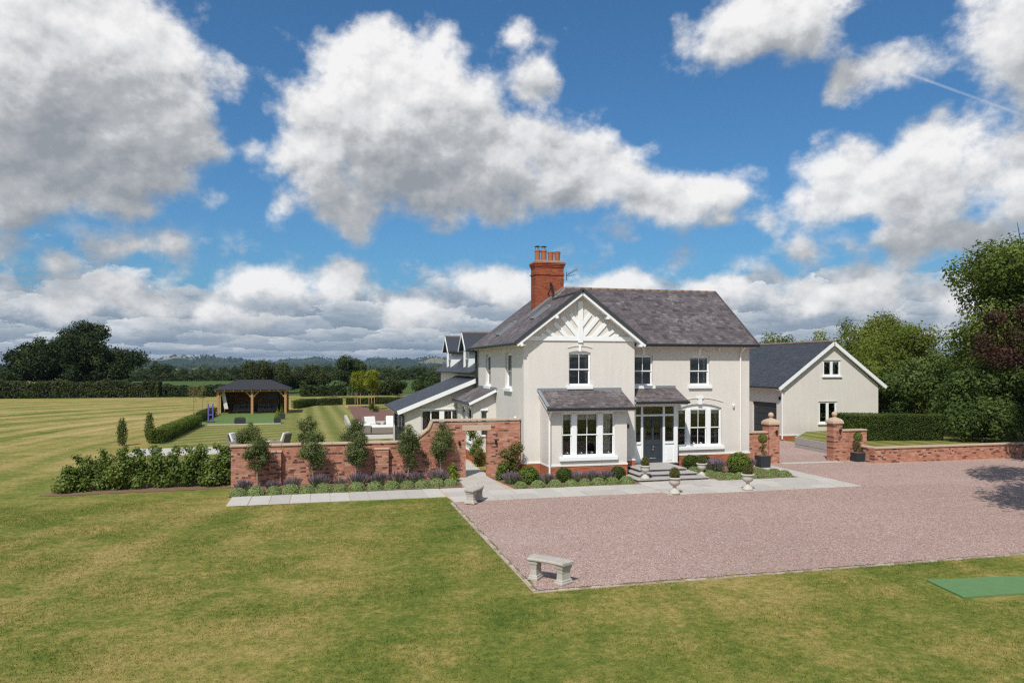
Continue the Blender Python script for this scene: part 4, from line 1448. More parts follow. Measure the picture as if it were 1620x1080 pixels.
# --- front porch: glazed white screen with the door
YP = 29.9
mb = MB()
for (a, b, z0, z1) in [(13.14, 13.26, .30, 2.90), (13.50, 13.60, .30, 2.90), (14.54, 14.64, .30, 2.90), (15.07, 15.25, .30, 2.90)]:
    mb.box(a, b, YP, YP + .10, z0, z1)
for (a, b) in [(13.26, 13.50), (13.60, 14.54), (14.64, 15.07)]:
    mb.box(a, b, YP + .004, YP + .096, 2.38, 2.46)
    mb.box(a, b, YP + .004, YP + .096, 2.80, 2.90)
for (a, b) in [(13.26, 13.50), (14.64, 15.07)]:
    mb.box(a, b, YP + .03, YP + .08, .30, 1.17)
    mb.box(a, b, YP - .02, YP + .09, 1.17, 1.26)
mb.box(14.70, 15.01, YP + .015, YP + .031, .42, 1.06)
ps = mb.build('porch_screen', M['white'], house)
for (a, b, z0, z1) in [(13.26, 13.50, 1.26, 2.38), (14.64, 15.07, 1.26, 2.38), (13.26, 13.50, 2.46, 2.80), (13.60, 14.54, 2.46, 2.80), (14.64, 15.07, 2.46, 2.80)]:
    MB().box(a, b, YP + .05, YP + .058, z0, z1).build('pane', M['glass'], ps)
MB().box(13.12, 15.27, YP - .04, YP + .12, .30, .34).build('door_sill', M['step'], ps)
mb = MB()
wall_sheet(mb, 'X', 15.25, YP + .10, YM, 0.3, 3.4)
mb.box(13.0, 15.26, YP + .02, YP + .12, 2.90, 3.05)
mb.box(13.0, 13.14, YP + .03, YP + .12, .30, 2.9)
mb.build('porch_wall', M['render'], house)
# door: stiles and rails around four panels, two of them glazed above
dr = MB()
D0, D1, DZ0, DZ1 = 13.60, 14.54, 0.345, 2.38
dy = YP + .03
cx = (D0 + D1) / 2
for (a, b) in [(D0, D0 + .12), (cx - .05, cx + .05), (D1 - .12, D1)]:
    dr.box(a, b, dy, dy + .05, DZ0, DZ1)
for (z0, z1) in [(DZ0, DZ0 + .22), (1.12, 1.34), (2.0, 2.07), (DZ1 - .10, DZ1)]:
    for (a, b) in [(D0 + .12, cx - .05), (cx + .05, D1 - .12)]:
        dr.box(a, b, dy + .002, dy + .048, z0, z1)
for (a, b) in [(D0 + .12, cx - .05), (cx + .05, D1 - .12)]:
    dr.box(a, b, dy + .018, dy + .035, DZ0 + .22, 1.12)
door = dr.build('door', M['door'], house, bevel=0.006)
for (a, b) in [(D0 + .12, cx - .05), (cx + .05, D1 - .12)]:
    for (z0, z1) in [(1.34, 2.0), (2.07, DZ1 - .10)]:
        MB().box(a, b, dy + .02, dy + .028, z0, z1).build('pane', M['glass'], door)
mb = MB()
mb.lathe([(0.05, 0), (0.065, .03), (0.04, .06), (0.01, .08)], (cx, dy - .035, 1.02), 12)
mb.bar((cx, dy, 1.05), (cx, dy - .05, 1.05), 0.04, 0.04)
mb.box(cx - .05, cx + .05, dy - .03, dy, .88, .97)
mb.build('door_knocker', M['chrome'], door)
MB().box(cx - .15, cx + .15, dy - .006, dy + .001, .52, .56).build('letter_plate', M['chrome'], door)
# hall behind the glass
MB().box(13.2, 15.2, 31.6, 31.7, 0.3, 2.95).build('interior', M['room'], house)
# coach lamps and sensors on the walls
for (x, y, z, m_) in [(12.66, YW - .06, 2.02, 'black'), (8.0, 30.6, 2.35, 'white'), (18.35, YM - .06, 2.75, 'white'), (17.62, YM - .05, 5.34, 'white')]:
    mb = MB()
    mb.lathe([(0.02, -.10), (0.045, -.08), (0.05, .02), (0.06, .05), (0.02, .08)], (x, y, z), 10)
    mb.build('wall_light', M[m_], house, smooth=True)

# --- chimney
ch = MB()
x0, x1, y0, y1 = 9.94, 11.38, 34.2, 34.97
core = MB()
core.box(x0 + .006, x1 - .006, y0 + .006, y1 - .006, 6.8, 9.5)
chim = core.build('chimney', M['mortar_dark'], house)
brick_field(ch, 'Y', y0, y1, x0, x1, 6.8, 8.975, seed=71, dark=0.03)
brick_field(ch, 'Y', y0 - .035, y1 + .035, x0 - .035, x1 + .035, 8.975, 9.05, seed=72, dark=0.05)
brick_field(ch, 'Y', y0, y1, x0, x1, 9.05, 9.35, seed=73, dark=0.03)
for k, (zz, g) in enumerate([(9.35, .03), (9.425, .055), (9.50, .08)]):
    brick_field(ch, 'Y', y0 - g, y1 + g, x0 - g, x1 + g, zz, zz + .075, seed=74 + k, dark=0.08)
stuff(ch.build('brickwork', M['brick_chimney'], chim))
mb = MB()
mb.hexa([(x0 - .07, y0 - .07, 9.576), (x1 + .07, y0 - .07, 9.576), (x1 + .07, y1 + .07, 9.576), (x0 - .07, y1 + .07, 9.576)],
        [(x0 + .08, y0 + .08, 9.70), (x1 - .08, y0 + .08, 9.70), (x1 - .08, y1 - .08, 9.70), (x0 + .08, y1 - .08, 9.70)])
mb.build('flaunching', M['ridge'], chim)
for k, x in enumerate([10.16, 10.48, 10.83, 11.17]):
    h = 0.56 if k < 2 else 0.48
    r0, r1 = (.135, .12) if k < 2 else (.14, .115)
    mb = MB()
    mb.lathe([(r0, 9.66), (r0, 9.66 + h * .85), (r0 * 1.15, 9.66 + h * .86), (r0 * 1.15, 9.66 + h * .94), (r0 * 1.05, 9.66 + h), (r0 * .7, 9.66 + h)] if k < 2 else
             [(.125, 9.66), (.145, 9.66 + h * .85), (.16, 9.66 + h * .88), (.16, 9.66 + h), (.11, 9.66 + h)], (x, 34.58, 0), 14)
    pot = mb.build('chimney_pot', M['pot_clay'], chim, smooth=False)
    mb = MB()
    if k < 2:
        for a in (0.4, 2.5, 4.6):
            mb.tube([(x + .09 * math.cos(a), 34.58 + .09 * math.sin(a), 9.66 + h - .02), (x + .09 * math.cos(a), 34.58 + .09 * math.sin(a), 9.66 + h + .16)], .012, 5)
        mb.lathe([(0.14, 9.66 + h + .15), (0.15, 9.66 + h + .17), (.03, 9.66 + h + .21)], (x, 34.58, 0), 12)
        mb.build('cowl', M['black'], chim)
    elif k == 3:
        mb.lathe([(0.15, 9.66 + h), (0.15, 9.66 + h + .02), (.03, 9.66 + h + .04)], (x, 34.58, 0), 12)
        mb.build('cowl', M['black'], chim)
# aerial
mb = MB()
mb.tube([(11.40, 34.3, 8.75), (11.52, 34.2, 8.75), (11.52, 34.2, 9.15)], .014, 6)
mb.tube([(11.50, 34.22, 8.98), (11.95, 33.9, 9.25)], .012, 6)
for t in np.linspace(0.25, 1.0, 6):
    p = Vector((11.50, 34.22, 8.98)).lerp(Vector((11.95, 33.9, 9.25)), t)
    mb.tube([p + Vector((.12, .16, -.06)), p - Vector((.12, .16, -.06))], .007, 5)
mb.tube([(11.52, 34.2, 8.95), (11.88, 33.95, 8.98)], .01, 5)
mb.build('aerial', M['black'], chim)
mb = MB()
prof = [(0.015, 0.0), (0.12, 0.02), (0.22, 0.06), (0.225, 0.065), (0.12, .03), (0.01, .012)]
n = 16
base = Vector((10.62, 33.9, 8.30))
ax = Vector((0.75, -0.62, 0.22)).normalized()
b1 = ax.cross(Vector((0, 0, 1))).normalized()
b2 = b1.cross(ax)
vs = [base + (b1 * math.cos(2 * math.pi * k / n) + b2 * math.sin(2 * math.pi * k / n) * 1.2) * r_ + ax * z for (r_, z) in prof for k in range(n)]
fs = [(i * n + k, i * n + (k + 1) % n, (i + 1) * n + (k + 1) % n, (i + 1) * n + k) for i in range(len(prof) - 1) for k in range(n)]
mb.add(vs, fs)
mb.tube([base, (10.55, 34.1, 8.05), (10.7, 34.19, 7.85)], .025, 6)
mb.tube([base - Vector((0, 0, .2)), base + ax * .3 - Vector((0, 0, .1))], .012, 5)
mb.build('satellite_dish', M['black'], chim)

# --- steps up to the door
st = thing('entrance_steps', 'three broad stone steps with dark brick risers leading to the front door', 'steps', (13.6, 27.5, 0))
for k, (xa, xb, yf) in enumerate([(12.0, 15.12, 26.9), (12.3, 14.93, 27.5), (12.6, 14.75, 28.1)]):
    z = 0.11 * k
    mb = MB()
    brick_field(mb, 'Y', yf + .03, YP - .05, xa + .03, xb - .03, z, z + .075, seed=80 + k, dark=0.2, L=0.225)
    mb.build('riser', M['step_riser'], st)
    n = 4
    for i in range(n):
        MB().box(xa + (xb - xa) * i / n + .003, xa + (xb - xa) * (i + 1) / n - .003, yf, yf + .64 if k < 2 else YP - .02, z + .075, z + .11).build('tread', M['step'], st, bevel=0.008)
    if k < 2:
        MB().box(xa, xa + .32, yf + .645, 29.3, z + .075, z + .109).build('tread', M['step'], st)
        MB().box(xb - .22, xb, yf + .645, 29.3, z + .075, z + .109).build('tread', M['step'], st)

# --- side porch (lean-to on the left wall)
mb = MB()
LX, LY0, LY1 = 6.95, 34.5, 38.7
wall_sheet(mb, 'Y', LY0, LX, XL, 0.5, 2.85, [(7.33, 7.66, 1.30, 2.45, 0)])
mb.add([(LX, LY0, 2.85), (XL, LY0, 2.85), (XL, LY0, 3.34)], [(0, 1, 2)])
wall_sheet(mb, 'X', LX, LY0, LY1, 0.5, 2.80, [(35.0, 36.0, 0.95, 2.6, 0), (36.5, 37.6, .95, 2.6, 0)])
mb.build('side_porch_wall', M['render'], house)
mb = MB()
fbox(mb, 'Y', LY0, 7.30, 7.69, -.03, .1, 2.45, 2.55)
fbox(mb, 'Y', LY0, 7.33, 7.37, .05, .1, 1.30, 2.45)
fbox(mb, 'Y', LY0, 7.62, 7.66, .05, .1, 1.30, 2.45)
fbox(mb, 'Y', LY0, 7.28, 7.71, -.06, .1, 1.22, 1.30)
w = mb.build('window', M['white'], house)
fbox(MB(), 'Y', LY0, 7.37, 7.62, .07, .078, 1.30, 2.45).build('pane', M['glass'], w)
for (a, b) in [(35.0, 36.0), (36.5, 37.6)]:
    mb = MB()
    fbox(mb, 'X', LX, a, a + .07, .04, .12, .95, 2.6)
    fbox(mb, 'X', LX, b - .07, b, .04, .12, .95, 2.6)
    fbox(mb, 'X', LX, a + .07, b - .07, .04, .12, 2.52, 2.6)
    fbox(mb, 'X', LX, a - .08, b + .08, -.08, .12, .86, .95)
    w = mb.build('window', M['white'], house)
    fbox(MB(), 'X', LX, a + .07, b - .07, .07, .078, .95, 2.52).build('pane', M['glass'], w)
mb = MB()
brick_field(mb, 'Y', LY0 - .04, LY0 + .06, LX, XL, 0, .467, seed=90, dark=0)
brick_field(mb, 'X', LX - .04, LX + .06, LY0 + .07, LY1, 0, .467, seed=91, dark=0)
p = MB().box(LX, XL, LY0, LY1, 0, .46).build('side_porch_plinth', M['mortar_dark'], house)
stuff(mb.build('brickwork', M['brick_red'], p))
MB().box(LX - .055, XL, LY0 - .055, LY1, .468, .53).build('band', M['bandwhite'], p)
mb = MB()
kx = (3.46 - 2.83) / (8.04 - 6.72)
mb.prism([(6.72, LY0 - .28, 2.83), (8.04, LY0 - .28, 3.46), (8.04, LY1 + .1, 3.46), (6.72, LY1 + .1, 2.83)], (0, 0, -.05))
sr = mb.build('side_porch_roof', M['slate_bay'], house)
mb = MB()
a_ = math.atan(kx)
slate_slope(mb, lambda u, s, h: (6.72 + s * math.cos(a_) - h * math.sin(a_), u, 2.83 + s * math.sin(a_) + h * math.cos(a_)), lambda s: (LY0 - .29, LY1 + .1), 0, 0, 1.32 / math.cos(a_), seed=9, w=.2, gauge=.16)
stuff(mb.build('slates', M['slate_bay'], sr))
mb = MB()
mb.bar((6.70, LY0 - .30, 2.78), (8.04, LY0 - .30, 3.42), 0.12, 0.03, up=(0, 1, 0))
mb.box(6.745, 6.77, LY0 - .2, LY1, 2.68, 2.79)
mb.build('bargeboard', M['white'], sr)
mb = MB()
mb.box(7.985, 8.045, LY0 - .35, LY1, 3.44, 3.56)
mb.build('lead_flashing', M['lead'], sr)
gutter((6.69, LY0 - .3, 2.79), (6.69, LY1, 2.79), .05).build('gutter', M['black'], sr)
# --- garden room with its long slate roof
GX, GY0, GY1 = 4.17, 38.9, 45.2
mb = MB()
wall_sheet(mb, 'Y', GY0, GX, 8.05, 0.0, 2.28, [(5.05, 7.18, 0.1, 2.27, 0)])
mb.add([(GX, GY0, 2.28), (8.05, GY0, 2.28), (8.05, GY0, 3.70)], [(0, 1, 2)])
mb.build('garden_room_wall', M['render'], house)
MB().add([(GX, GY1, 0), (8.05, GY1, 0), (8.05, GY1, 3.7), (GX, GY1, 2.2)], [(0, 1, 2, 3)]).build('garden_room_wall', M['render'], house)
for (a, b) in [(GY0, GY0 + .45), (GY1 - .45, GY1)]:
    MB().box(GX, GX + .3, a + .004, b - .004, 0, 2.25).build('garden_room_pier', M['render'], house)
mb = MB()
mb.box(5.05, 5.12, GY0 + .05, GY0 + .13, .1, 2.27)
mb.box(6.02, 6.28, GY0 + .03, GY0 + .13, .1, 2.27)
mb.box(7.10, 7.18, GY0 + .05, GY0 + .13, .1, 2.27)
for (a, b) in [(5.12, 6.02), (6.28, 7.10)]:
    mb.box(a, b, GY0 + .051, GY0 + .129, 2.19, 2.27)
    mb.box((a + b) / 2 - .03, (a + b) / 2 + .03, GY0 + .06, GY0 + .12, .1, 2.19)
mb.box(4.98, 7.25, GY0 - .04, GY0 + .05, 2.275, 2.34)
mb.box(5.12, 5.57, GY0 + .055, GY0 + .125, 1.12, 1.20)
w = mb.build('window', M['white'], house)
for (a, b) in [(5.12, 5.54), (5.60, 6.02), (6.28, 6.66), (6.72, 7.10)]:
    MB().box(a, b, GY0 + .08, GY0 + .088, .1, 2.19).build('pane', M['glass'], w)
mb = MB()
ys = np.linspace(GY0 + .47, GY1 - .47, 8)
for y in ys:
    mb.box(GX + .06, GX + .13, y - .035, y + .035, 0.02, 2.2)
for a, b in zip(ys, ys[1:]):
    mb.box(GX + .062, GX + .128, a + .035, b - .035, 2.12, 2.2)
    mb.box(GX + .062, GX + .128, a + .035, b - .035, .02, .10)
w = mb.build('folding_doors', M['planter'], house)
for a, b in zip(ys, ys[1:]):
    MB().box(GX + .09, GX + .098, a + .035, b - .035, .10, 2.12).build('pane', M['glass'], w)
mb = MB()
gx0, gz0, gx1, gz1 = 3.78, 2.24, 8.06, 3.95
mb.prism([(gx0, GY0 - .32, gz0), (gx1, GY0 - .32, gz1), (gx1, GY1 + .3, gz1), (gx0, GY1 + .3, gz0)], (0, 0, -.06))
gr = mb.build('garden_room_roof', M['slate_new'], house)
mb = MB()
ag = math.atan2(gz1 - gz0, gx1 - gx0)
slate_slope(mb, lambda u, s, h: (gx0 + s * math.cos(ag) - h * math.sin(ag), u, gz0 + s * math.sin(ag) + h * math.cos(ag)), lambda s: (GY0 - .33, GY1 + .3), 0, 0, (gx1 - gx0) / math.cos(ag), seed=12, w=.25, gauge=.2)
stuff(mb.build('slates', M['slate_new'], gr))
mb = MB()
mb.bar((gx0, GY0 - .335, gz0 - .10), (gx1 - .1, GY0 - .335, gz1 - .14), 0.22, 0.03, up=(0, 1, 0))
mb.box(gx0 + .02, gx0 + .05, GY0 - .3, GY1 + .3, gz0 - .18, gz0 - .03)
mb.build('bargeboard', M['white'], gr)
gutter((gx0 - .03, GY0 - .32, gz0 - .02), (gx0 - .03, GY1 + .3, gz0 - .02), .06).build('gutter', M['black'], gr)
pipe([(gx0, GY0 - .1, 2.15), (GX - .05, GY0 - .06, 1.95), (GX - .02, GY0 - .06, 0.05)], M['black'])
MB().box(4.6, 8.0, 39.3, 44.8, 0, .02).build('garden_room_floor', M['tan'], house)
# --- rear wing with two dormers
mb = MB()
RX, RZ = 8.15, 4.25
wall_sheet(mb, 'X', RX, 38.95, 52, 0, RZ)
mb.add([(RX, 52, 0), (14, 52, 0), (14, 52, RZ), (11, 52, 6.6), (RX, 52, RZ)], [(0, 1, 2, 3, 4)])
mb.build('rear_wing_wall', M['render'], house)
mb = MB()
mb.prism([(7.8, 38.98, RZ - .02), (11, 38.98, 6.7), (11, 52.3, 6.7), (7.8, 52.3, RZ - .02)], (0, 0, -.06))
mb.prism([(14.2, 38.98, RZ - .02), (11, 38.98, 6.7), (11, 52.3, 6.7), (14.2, 52.3, RZ - .02)], (0, 0, -.06))
rr = mb.build('rear_wing_roof', M['slate_new'], house)
ar = math.atan2(6.7 - RZ + .02, 3.2)
mb = MB()
slate_slope(mb, lambda u, s, h: (7.8 + s * math.cos(ar) - h * math.sin(ar), u, RZ - .02 + s * math.sin(ar) + h * math.cos(ar)), lambda s: (39.0, 52.3), 0, 0, 3.2 / math.cos(ar), seed=14, w=.25, gauge=.22)
stuff(mb.build('slates', M['slate_new'], rr))
gutter((7.76, 38.98, RZ - .04), (7.76, 52.3, RZ - .04), .06).build('gutter', M['black'], rr)
for (yc, hw) in [(42.4, 0.85), (48.4, 0.9)]:
    mb = MB()
    fx = 8.12
    wall_sheet(mb, 'X', fx, yc - hw, yc + hw, 4.3, 5.65, [(yc - .5, yc + .5, 4.45, 5.55, 0)], depth=.1)
    mb.add([(fx, yc - hw, 5.65), (fx, yc + hw, 5.65), (fx, yc, 6.40)], [(0, 1, 2)])
    for y in (yc - hw, yc + hw):
        mb.add([(fx, y, 4.3), (10.4, y, 4.3), (10.4, y, 5.65), (fx, y, 5.65)], [(0, 1, 2, 3)])
    d = mb.build('dormer', M['white'], house)
    mb = MB()
    for s_ in (-1, 1):
        mb.prism([(fx - .25, yc + s_ * (hw + .22), 5.47), (fx - .25, yc, 6.47), (10.9, yc, 6.47), (10.9, yc + s_ * (hw + .22), 5.47)], (0, 0, .07))
    mb.build('dormer_roof', M['slate_new'], d)
    mb = MB()
    for s_ in (-1, 1):
        mb.bar((fx - .27, yc + s_ * (hw + .25), 5.42), (fx - .27, yc, 6.44), .16, .03, up=(1, 0, 0))
    mb.build('bargeboard', M['white'], d)
    mb = MB()
    ridge_run(mb, (fx - .28, yc, 6.52), (10.8, yc, 6.52), r=.07)
    mb.build('ridge_tiles', M['ridge'], d)
    gutter((fx - .2, yc - hw - .24, 5.44), (10.6, yc - hw - .24, 5.44), .05).build('gutter', M['black'], d)
    MB().box(fx + .06, fx + .068, yc - .5, yc + .5, 4.45, 5.55).build('pane', M['glass'], d)
    mb = MB()
    fbox(mb, 'X', fx, yc - .5, yc - .44, .03, .09, 4.45, 5.55)
    fbox(mb, 'X', fx, yc + .44, yc + .5, .03, .09, 4.45, 5.55)
    fbox(mb, 'X', fx, yc - .44, yc + .44, .03, .09, 4.97, 5.03)
    mb.build('sash', M['white'], d)

# ------------------------------------------------------------------ garage
gar = thing('garage_building', 'cream rendered garage with blue black slate roof and white bargeboards beyond the gate', 'garage', (30.8, 39.7, 0))
GA0, GA1, GAY, GAB = 27.3, 34.2, 39.7, 52.0
mb = MB()
wall_sheet(mb, 'Y', GAY, GA0, GA1, 0.3, 3.35, [(29.84, 31.12, 1.02, 2.36, 0)])
wall_sheet(mb, 'X', GA0, GAY, GAB, 0.3, 3.35, [(40.35, 43.0, 0.0 + .3, 2.28, 0)], depth=.25)
mb.add([(GA1, GAY, .3), (GA1, GAB, .3), (GA1, GAB, 3.35), (GA1, GAY, 3.35)], [(0, 1, 2, 3)])
mb.add([(GA0, GAB, .3), (GA1, GAB, .3), (GA1, GAB, 3.35), (30.8, GAB, 5.95), (GA0, GAB, 3.35)], [(0, 1, 2, 3, 4)])
# gable with its window opening
zt = lambda x: 3.35 + (x - GA0) / 3.5 * 2.55 if x < 30.8 else 3.35 + (GA1 - x) / 3.4 * 2.55
a, b, z0, z1 = 30.14, 31.40, 3.95, 4.93
mb.add([(GA0, GAY, 3.35), (a, GAY, 3.35), (a, GAY, zt(a))], [(0, 1, 2)])
mb.add([(b, GAY, 3.35), (GA1, GAY, 3.35), (b, GAY, zt(b))], [(0, 1, 2)])
mb.add([(a, GAY, 3.35), (b, GAY, 3.35), (b, GAY, z0), (a, GAY, z0)], [(0, 1, 2, 3)])
mb.add([(a, GAY, z1), (b, GAY, z1), (b, GAY, zt(b)), (30.8, GAY, 5.9), (a, GAY, zt(a))], [(0, 1, 2, 3, 4)])
for u in (a, b):
    mb.add([(u, GAY, z0), (u, GAY + .1, z0), (u, GAY + .1, z1), (u, GAY, z1)], [(0, 1, 2, 3)])
for z in (z0, z1):
    mb.add([(a, GAY, z), (b, GAY, z), (b, GAY + .1, z), (a, GAY + .1, z)], [(0, 1, 2, 3)])
mb.build('wall', M['render'], gar)
for (a, b, z0, z1) in [(29.84, 31.12, 1.02, 2.36), (30.14, 31.40, 3.95, 4.93)]:
    mb = MB()
    d = GAY + .03
    mid = (a + b) / 2
    for (p, q) in [(a, a + .10), (mid - .09, mid + .09), (b - .10, b)]:
        mb.box(p, q, d, d + .08, z0, z1)
    for (p, q) in [(a + .10, mid - .09), (mid + .09, b - .10)]:
        mb.box(p, q, d + .002, d + .078, z0, z0 + .10)
        mb.box(p, q, d + .002, d + .078, z1 - .10, z1)
    w = mb.build('window', M['white'], gar)
    for (p, q) in [(a + .10, mid - .09), (mid + .09, b - .10)]:
        MB().box(p, q, d + .04, d + .048, z0 + .10, z1 - .10).build('pane', M['glass'], w)
    MB().box(a - .08, b + .08, GAY - .10, GAY + .03, z0 - .08, z0 - .002).build('sill', M['white'], w)
    MB().box(a - .05, b + .05, GAY - .03, GAY - .001, z1 + .002, z1 + .05).build('drip_mould', M['render'], w)
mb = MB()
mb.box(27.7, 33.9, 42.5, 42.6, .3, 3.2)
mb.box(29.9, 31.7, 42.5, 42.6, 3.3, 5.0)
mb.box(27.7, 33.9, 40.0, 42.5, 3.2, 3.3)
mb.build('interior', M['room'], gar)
curtain(30.95, 31.28, GAY + .3, 3.95, 4.93, gar)
mb = MB()
fbox(mb, 'X', GA0, 40.35, 43.0, .12, .16, .02, 2.28)
gd = mb.build('garage_door', M['garage_door'], gar)
for k in range(1, 6):
    fbox(MB(), 'X', GA0, 40.37, 42.98, .105, .118, .02 + k * .37 - .31, .02 + k * .37).build('panel', M['garage_door'], gd)
mb = MB()
mb.box(GA0 - .03, GA1 + .03, GAY - .035, GAY + .05, .30, .36)
mb.box(GA0 - .035, GA0 + .05, GAY + .06, 40.34, .30, .361)
mb.build('band', M['bandwhite'], gar)
mb = MB()
brick_field(mb, 'Y', GAY - .025, GAY + .08, GA0 - .025, GA1, 0, .30, seed=95, dark=.04)
brick_field(mb, 'X', GA0 - .025, GA0 + .08, GAY + .09, 40.34, 0, .30, seed=96, dark=.04)
stuff(mb.build('brickwork', M['brick_red'], gar))
mb = MB()
mb.prism([(26.95, GAY - .22, 3.28), (30.8, GAY - .22, 6.08), (30.8, GAB + .2, 6.08), (26.95, GAB + .2, 3.28)], (0, 0, -.07))
mb.prism([(34.55, GAY - .22, 3.35), (30.8, GAY - .22, 6.08), (30.8, GAB + .2, 6.08), (34.55, GAB + .2, 3.35)], (0, 0, -.07))
r_ = mb.build('roof', M['slate_new'], gar)
ag = math.atan2(2.8, 3.85)
mb = MB()
slate_slope(mb, lambda u, s, h: (26.95 + s * math.cos(ag) - h * math.sin(ag), u, 3.28 + s * math.sin(ag) + h * math.cos(ag)), lambda s: (GAY - .23, GAB + .2), 0, 0, 3.85 / math.cos(ag), seed=15, w=.25, gauge=.2)
stuff(mb.build('slates', M['slate_new'], r_))
mb = MB()
ridge_run(mb, (30.8, GAY - .24, 6.10), (30.8, GAB + .2, 6.10))
mb.build('ridge_tiles', M['ridge'], r_)
mb = MB()
mb.bar((30.8, GAY - .24, 5.98), (26.90, GAY - .24, 3.15), .20, .03, up=(0, 1, 0))
mb.bar((30.8, GAY - .24, 5.98), (34.62, GAY - .24, 3.21), .20, .03, up=(0, 1, 0))
mb.bar((30.8, GAY - .10, 5.93), (26.90, GAY - .10, 3.10), .26, .02, up=(0, 0, 1))
mb.bar((30.8, GAY - .10, 5.93), (34.62, GAY - .10, 3.16), .26, .02, up=(0, 0, 1))
mb.box(27.02, 27.05, GAY - .2, GAB, 3.12, 3.25)
mb.box(27.05, 27.30, GAY - .2, GAB, 3.14, 3.16)
mb.build('bargeboard', M['white'], gar)
gutter((26.91, GAY - .22, 3.26), (26.91, GAB, 3.26), .06).build('gutter', M['black'], gar)
MB().tube([(26.95, GAY - .1, 3.2), (27.15, GAY - .04, 3.0), (27.22, GAY - .05, 2.9), (27.22, GAY - .05, 0.1)], .04, 8).build('downpipe', M['white'], gar)
mb = MB()
mb.lathe([(0.03, -.12), (0.06, -.1), (0.07, .05), (0.03, .1)], (GA0 - .06, 39.95, 2.6), 8)
mb.build('wall_light', M['black'], gar)
# ------------------------------------------------------------------ plants
def leaf_arrays(pts, size, r, up=0.25, out=None, aspect=0.55):
    """one four-cornered leaf per point, turned at random"""
    n = len(pts)
    nrm = r.normal(size=(n, 3))
    nrm /= np.linalg.norm(nrm, axis=1, keepdims=True) + 1e-9
    nrm[:, 2] += up
    if out is not None:
        nrm += out * 1.25
    nrm /= np.linalg.norm(nrm, axis=1, keepdims=True) + 1e-9
    t = np.cross(nrm, r.normal(size=(n, 3)))
    t /= np.linalg.norm(t, axis=1, keepdims=True) + 1e-9
    b = np.cross(nrm, t)
    s = (size * r.uniform(0.65, 1.3, n))[:, None]
    V = np.stack([pts - t * s / 2, pts - b * s * aspect / 2 + t * s * 0.05 + nrm * s * 0.06, pts + t * s / 2, pts + b * s * aspect / 2 + t * s * 0.05 + nrm * s * 0.06], 1)
    return V.reshape(-1, 3), np.arange(4 * n).reshape(n, 4)


def blob_points(clumps, n, r, shell=0.55):
    c = np.asarray(clumps, float)
    p = c[:, 3] ** 2
    idx = r.choice(len(c), n, p=p / p.sum())
    d = r.normal(size=(n, 3))
    d /= np.linalg.norm(d, axis=1, keepdims=True)
    rad = c[idx, 3] * (shell + (1 - shell) * r.random(n) ** 0.6) * (1 + 0.18 * r.normal(size=n))
    return c[idx, :3] + d * rad[:, None], d, idx


def leaf_obj(name, clumps, n, size, mat, seed, parent, shell=0.5, up=0.25, keep=None, flat=None):
    r = np.random.default_rng(seed)
    pts, d, idx = blob_points(clumps, n, r, shell)
    if keep is not None:
        k = keep(pts)
        pts, d, idx = pts[k], d[k], idx[k]
    V, F = leaf_arrays(pts, size, r, up, d)
    ct = r.normal(0.5, 0.22, len(clumps))
    t = np.clip(ct[idx] + r.normal(0, 0.16, len(pts)), 0, 1)
    o = bpy.data.objects.new(name, np_mesh(name, V, F, mat, np.repeat(t, 4)))
    return link(o, parent)


def clump_set(r, n, rx, ry, rz, cz, size, lean=(0, 0)):
    """clump centres spread through an uneven ellipsoid"""
    out = []
    for _ in range(n):
        d = r.normal(size=3)
        d /= np.linalg.norm(d)
        k = r.uniform(0.35, 1.0) ** 0.6
        s = size * r.uniform(0.6, 1.25)
        out.append((d[0] * (rx - s * .6) * k + lean[0], d[1] * (ry - s * .6) * k + lean[1], cz + d[2] * (rz - s * .6) * k, s))
    return out


def tree(name, label, loc, height, spread, bole, mat, n_clump, n_leaf, leaf, seed, cat='tree', group=None, trunk_r=None, bark='bark', clump=None, limbs=7, shell=0.45, keep=None, clumps=None, up=0.25, squash=1.0, lean=(0, 0)):
    r = np.random.default_rng(seed)
    t = thing(name, label, cat, loc, group=group)
    rz = (height - bole) / 2
    if clumps is None:
        clumps = clump_set(r, n_clump, spread, spread * squash, rz, bole + rz, clump or spread * 0.33, lean)
        if keep is not None:
            clumps = [c for c in clumps if keep(np.array([c[:3]]))[0]]
    leaf_obj('crown', clumps, n_leaf, leaf, M[mat], seed + 1, t, shell, keep=keep, up=up)
    tr = trunk_r or height * 0.022
    mb = MB()
    topz = bole + rz * 1.1
    mid = (r.normal() * tr, r.normal() * tr, topz * 0.5)
    mb.tube([(0, 0, -0.05), (0, 0, 0.06 * height), mid, (lean[0] * .5, lean[1] * .5, topz)], [tr * 1.35, tr, tr * 0.75, tr * 0.22], 9)
    order = sorted(clumps, key=lambda c: -c[3])[:limbs]
    for c in order:
        z0 = max(bole * 0.75, min(topz * 0.85, c[2] - np.hypot(c[0], c[1]) * 0.7))
        k = z0 / topz
        p0 = Vector((mid[0] * (1 - k), mid[1] * (1 - k), z0))
        p2 = Vector(c[:3])
        p1 = p0.lerp(p2, 0.5) + Vector((r.normal() * .1, r.normal() * .1, np.hypot(c[0], c[1]) * 0.06))
        rr_ = tr * 0.45
        mb.tube([p0, p1, p2], [rr_, rr_ * 0.65, rr_ * 0.2], 6)
        for _ in range(3):
            q = p2 + Vector(r.normal(size=3)) * c[3] * 0.6
            mb.tube([p1.lerp(p2, 0.6), q], [rr_ * 0.35, rr_ * 0.08], 5)
    mb.build('trunk', M[bark], t, local=True)
    return t


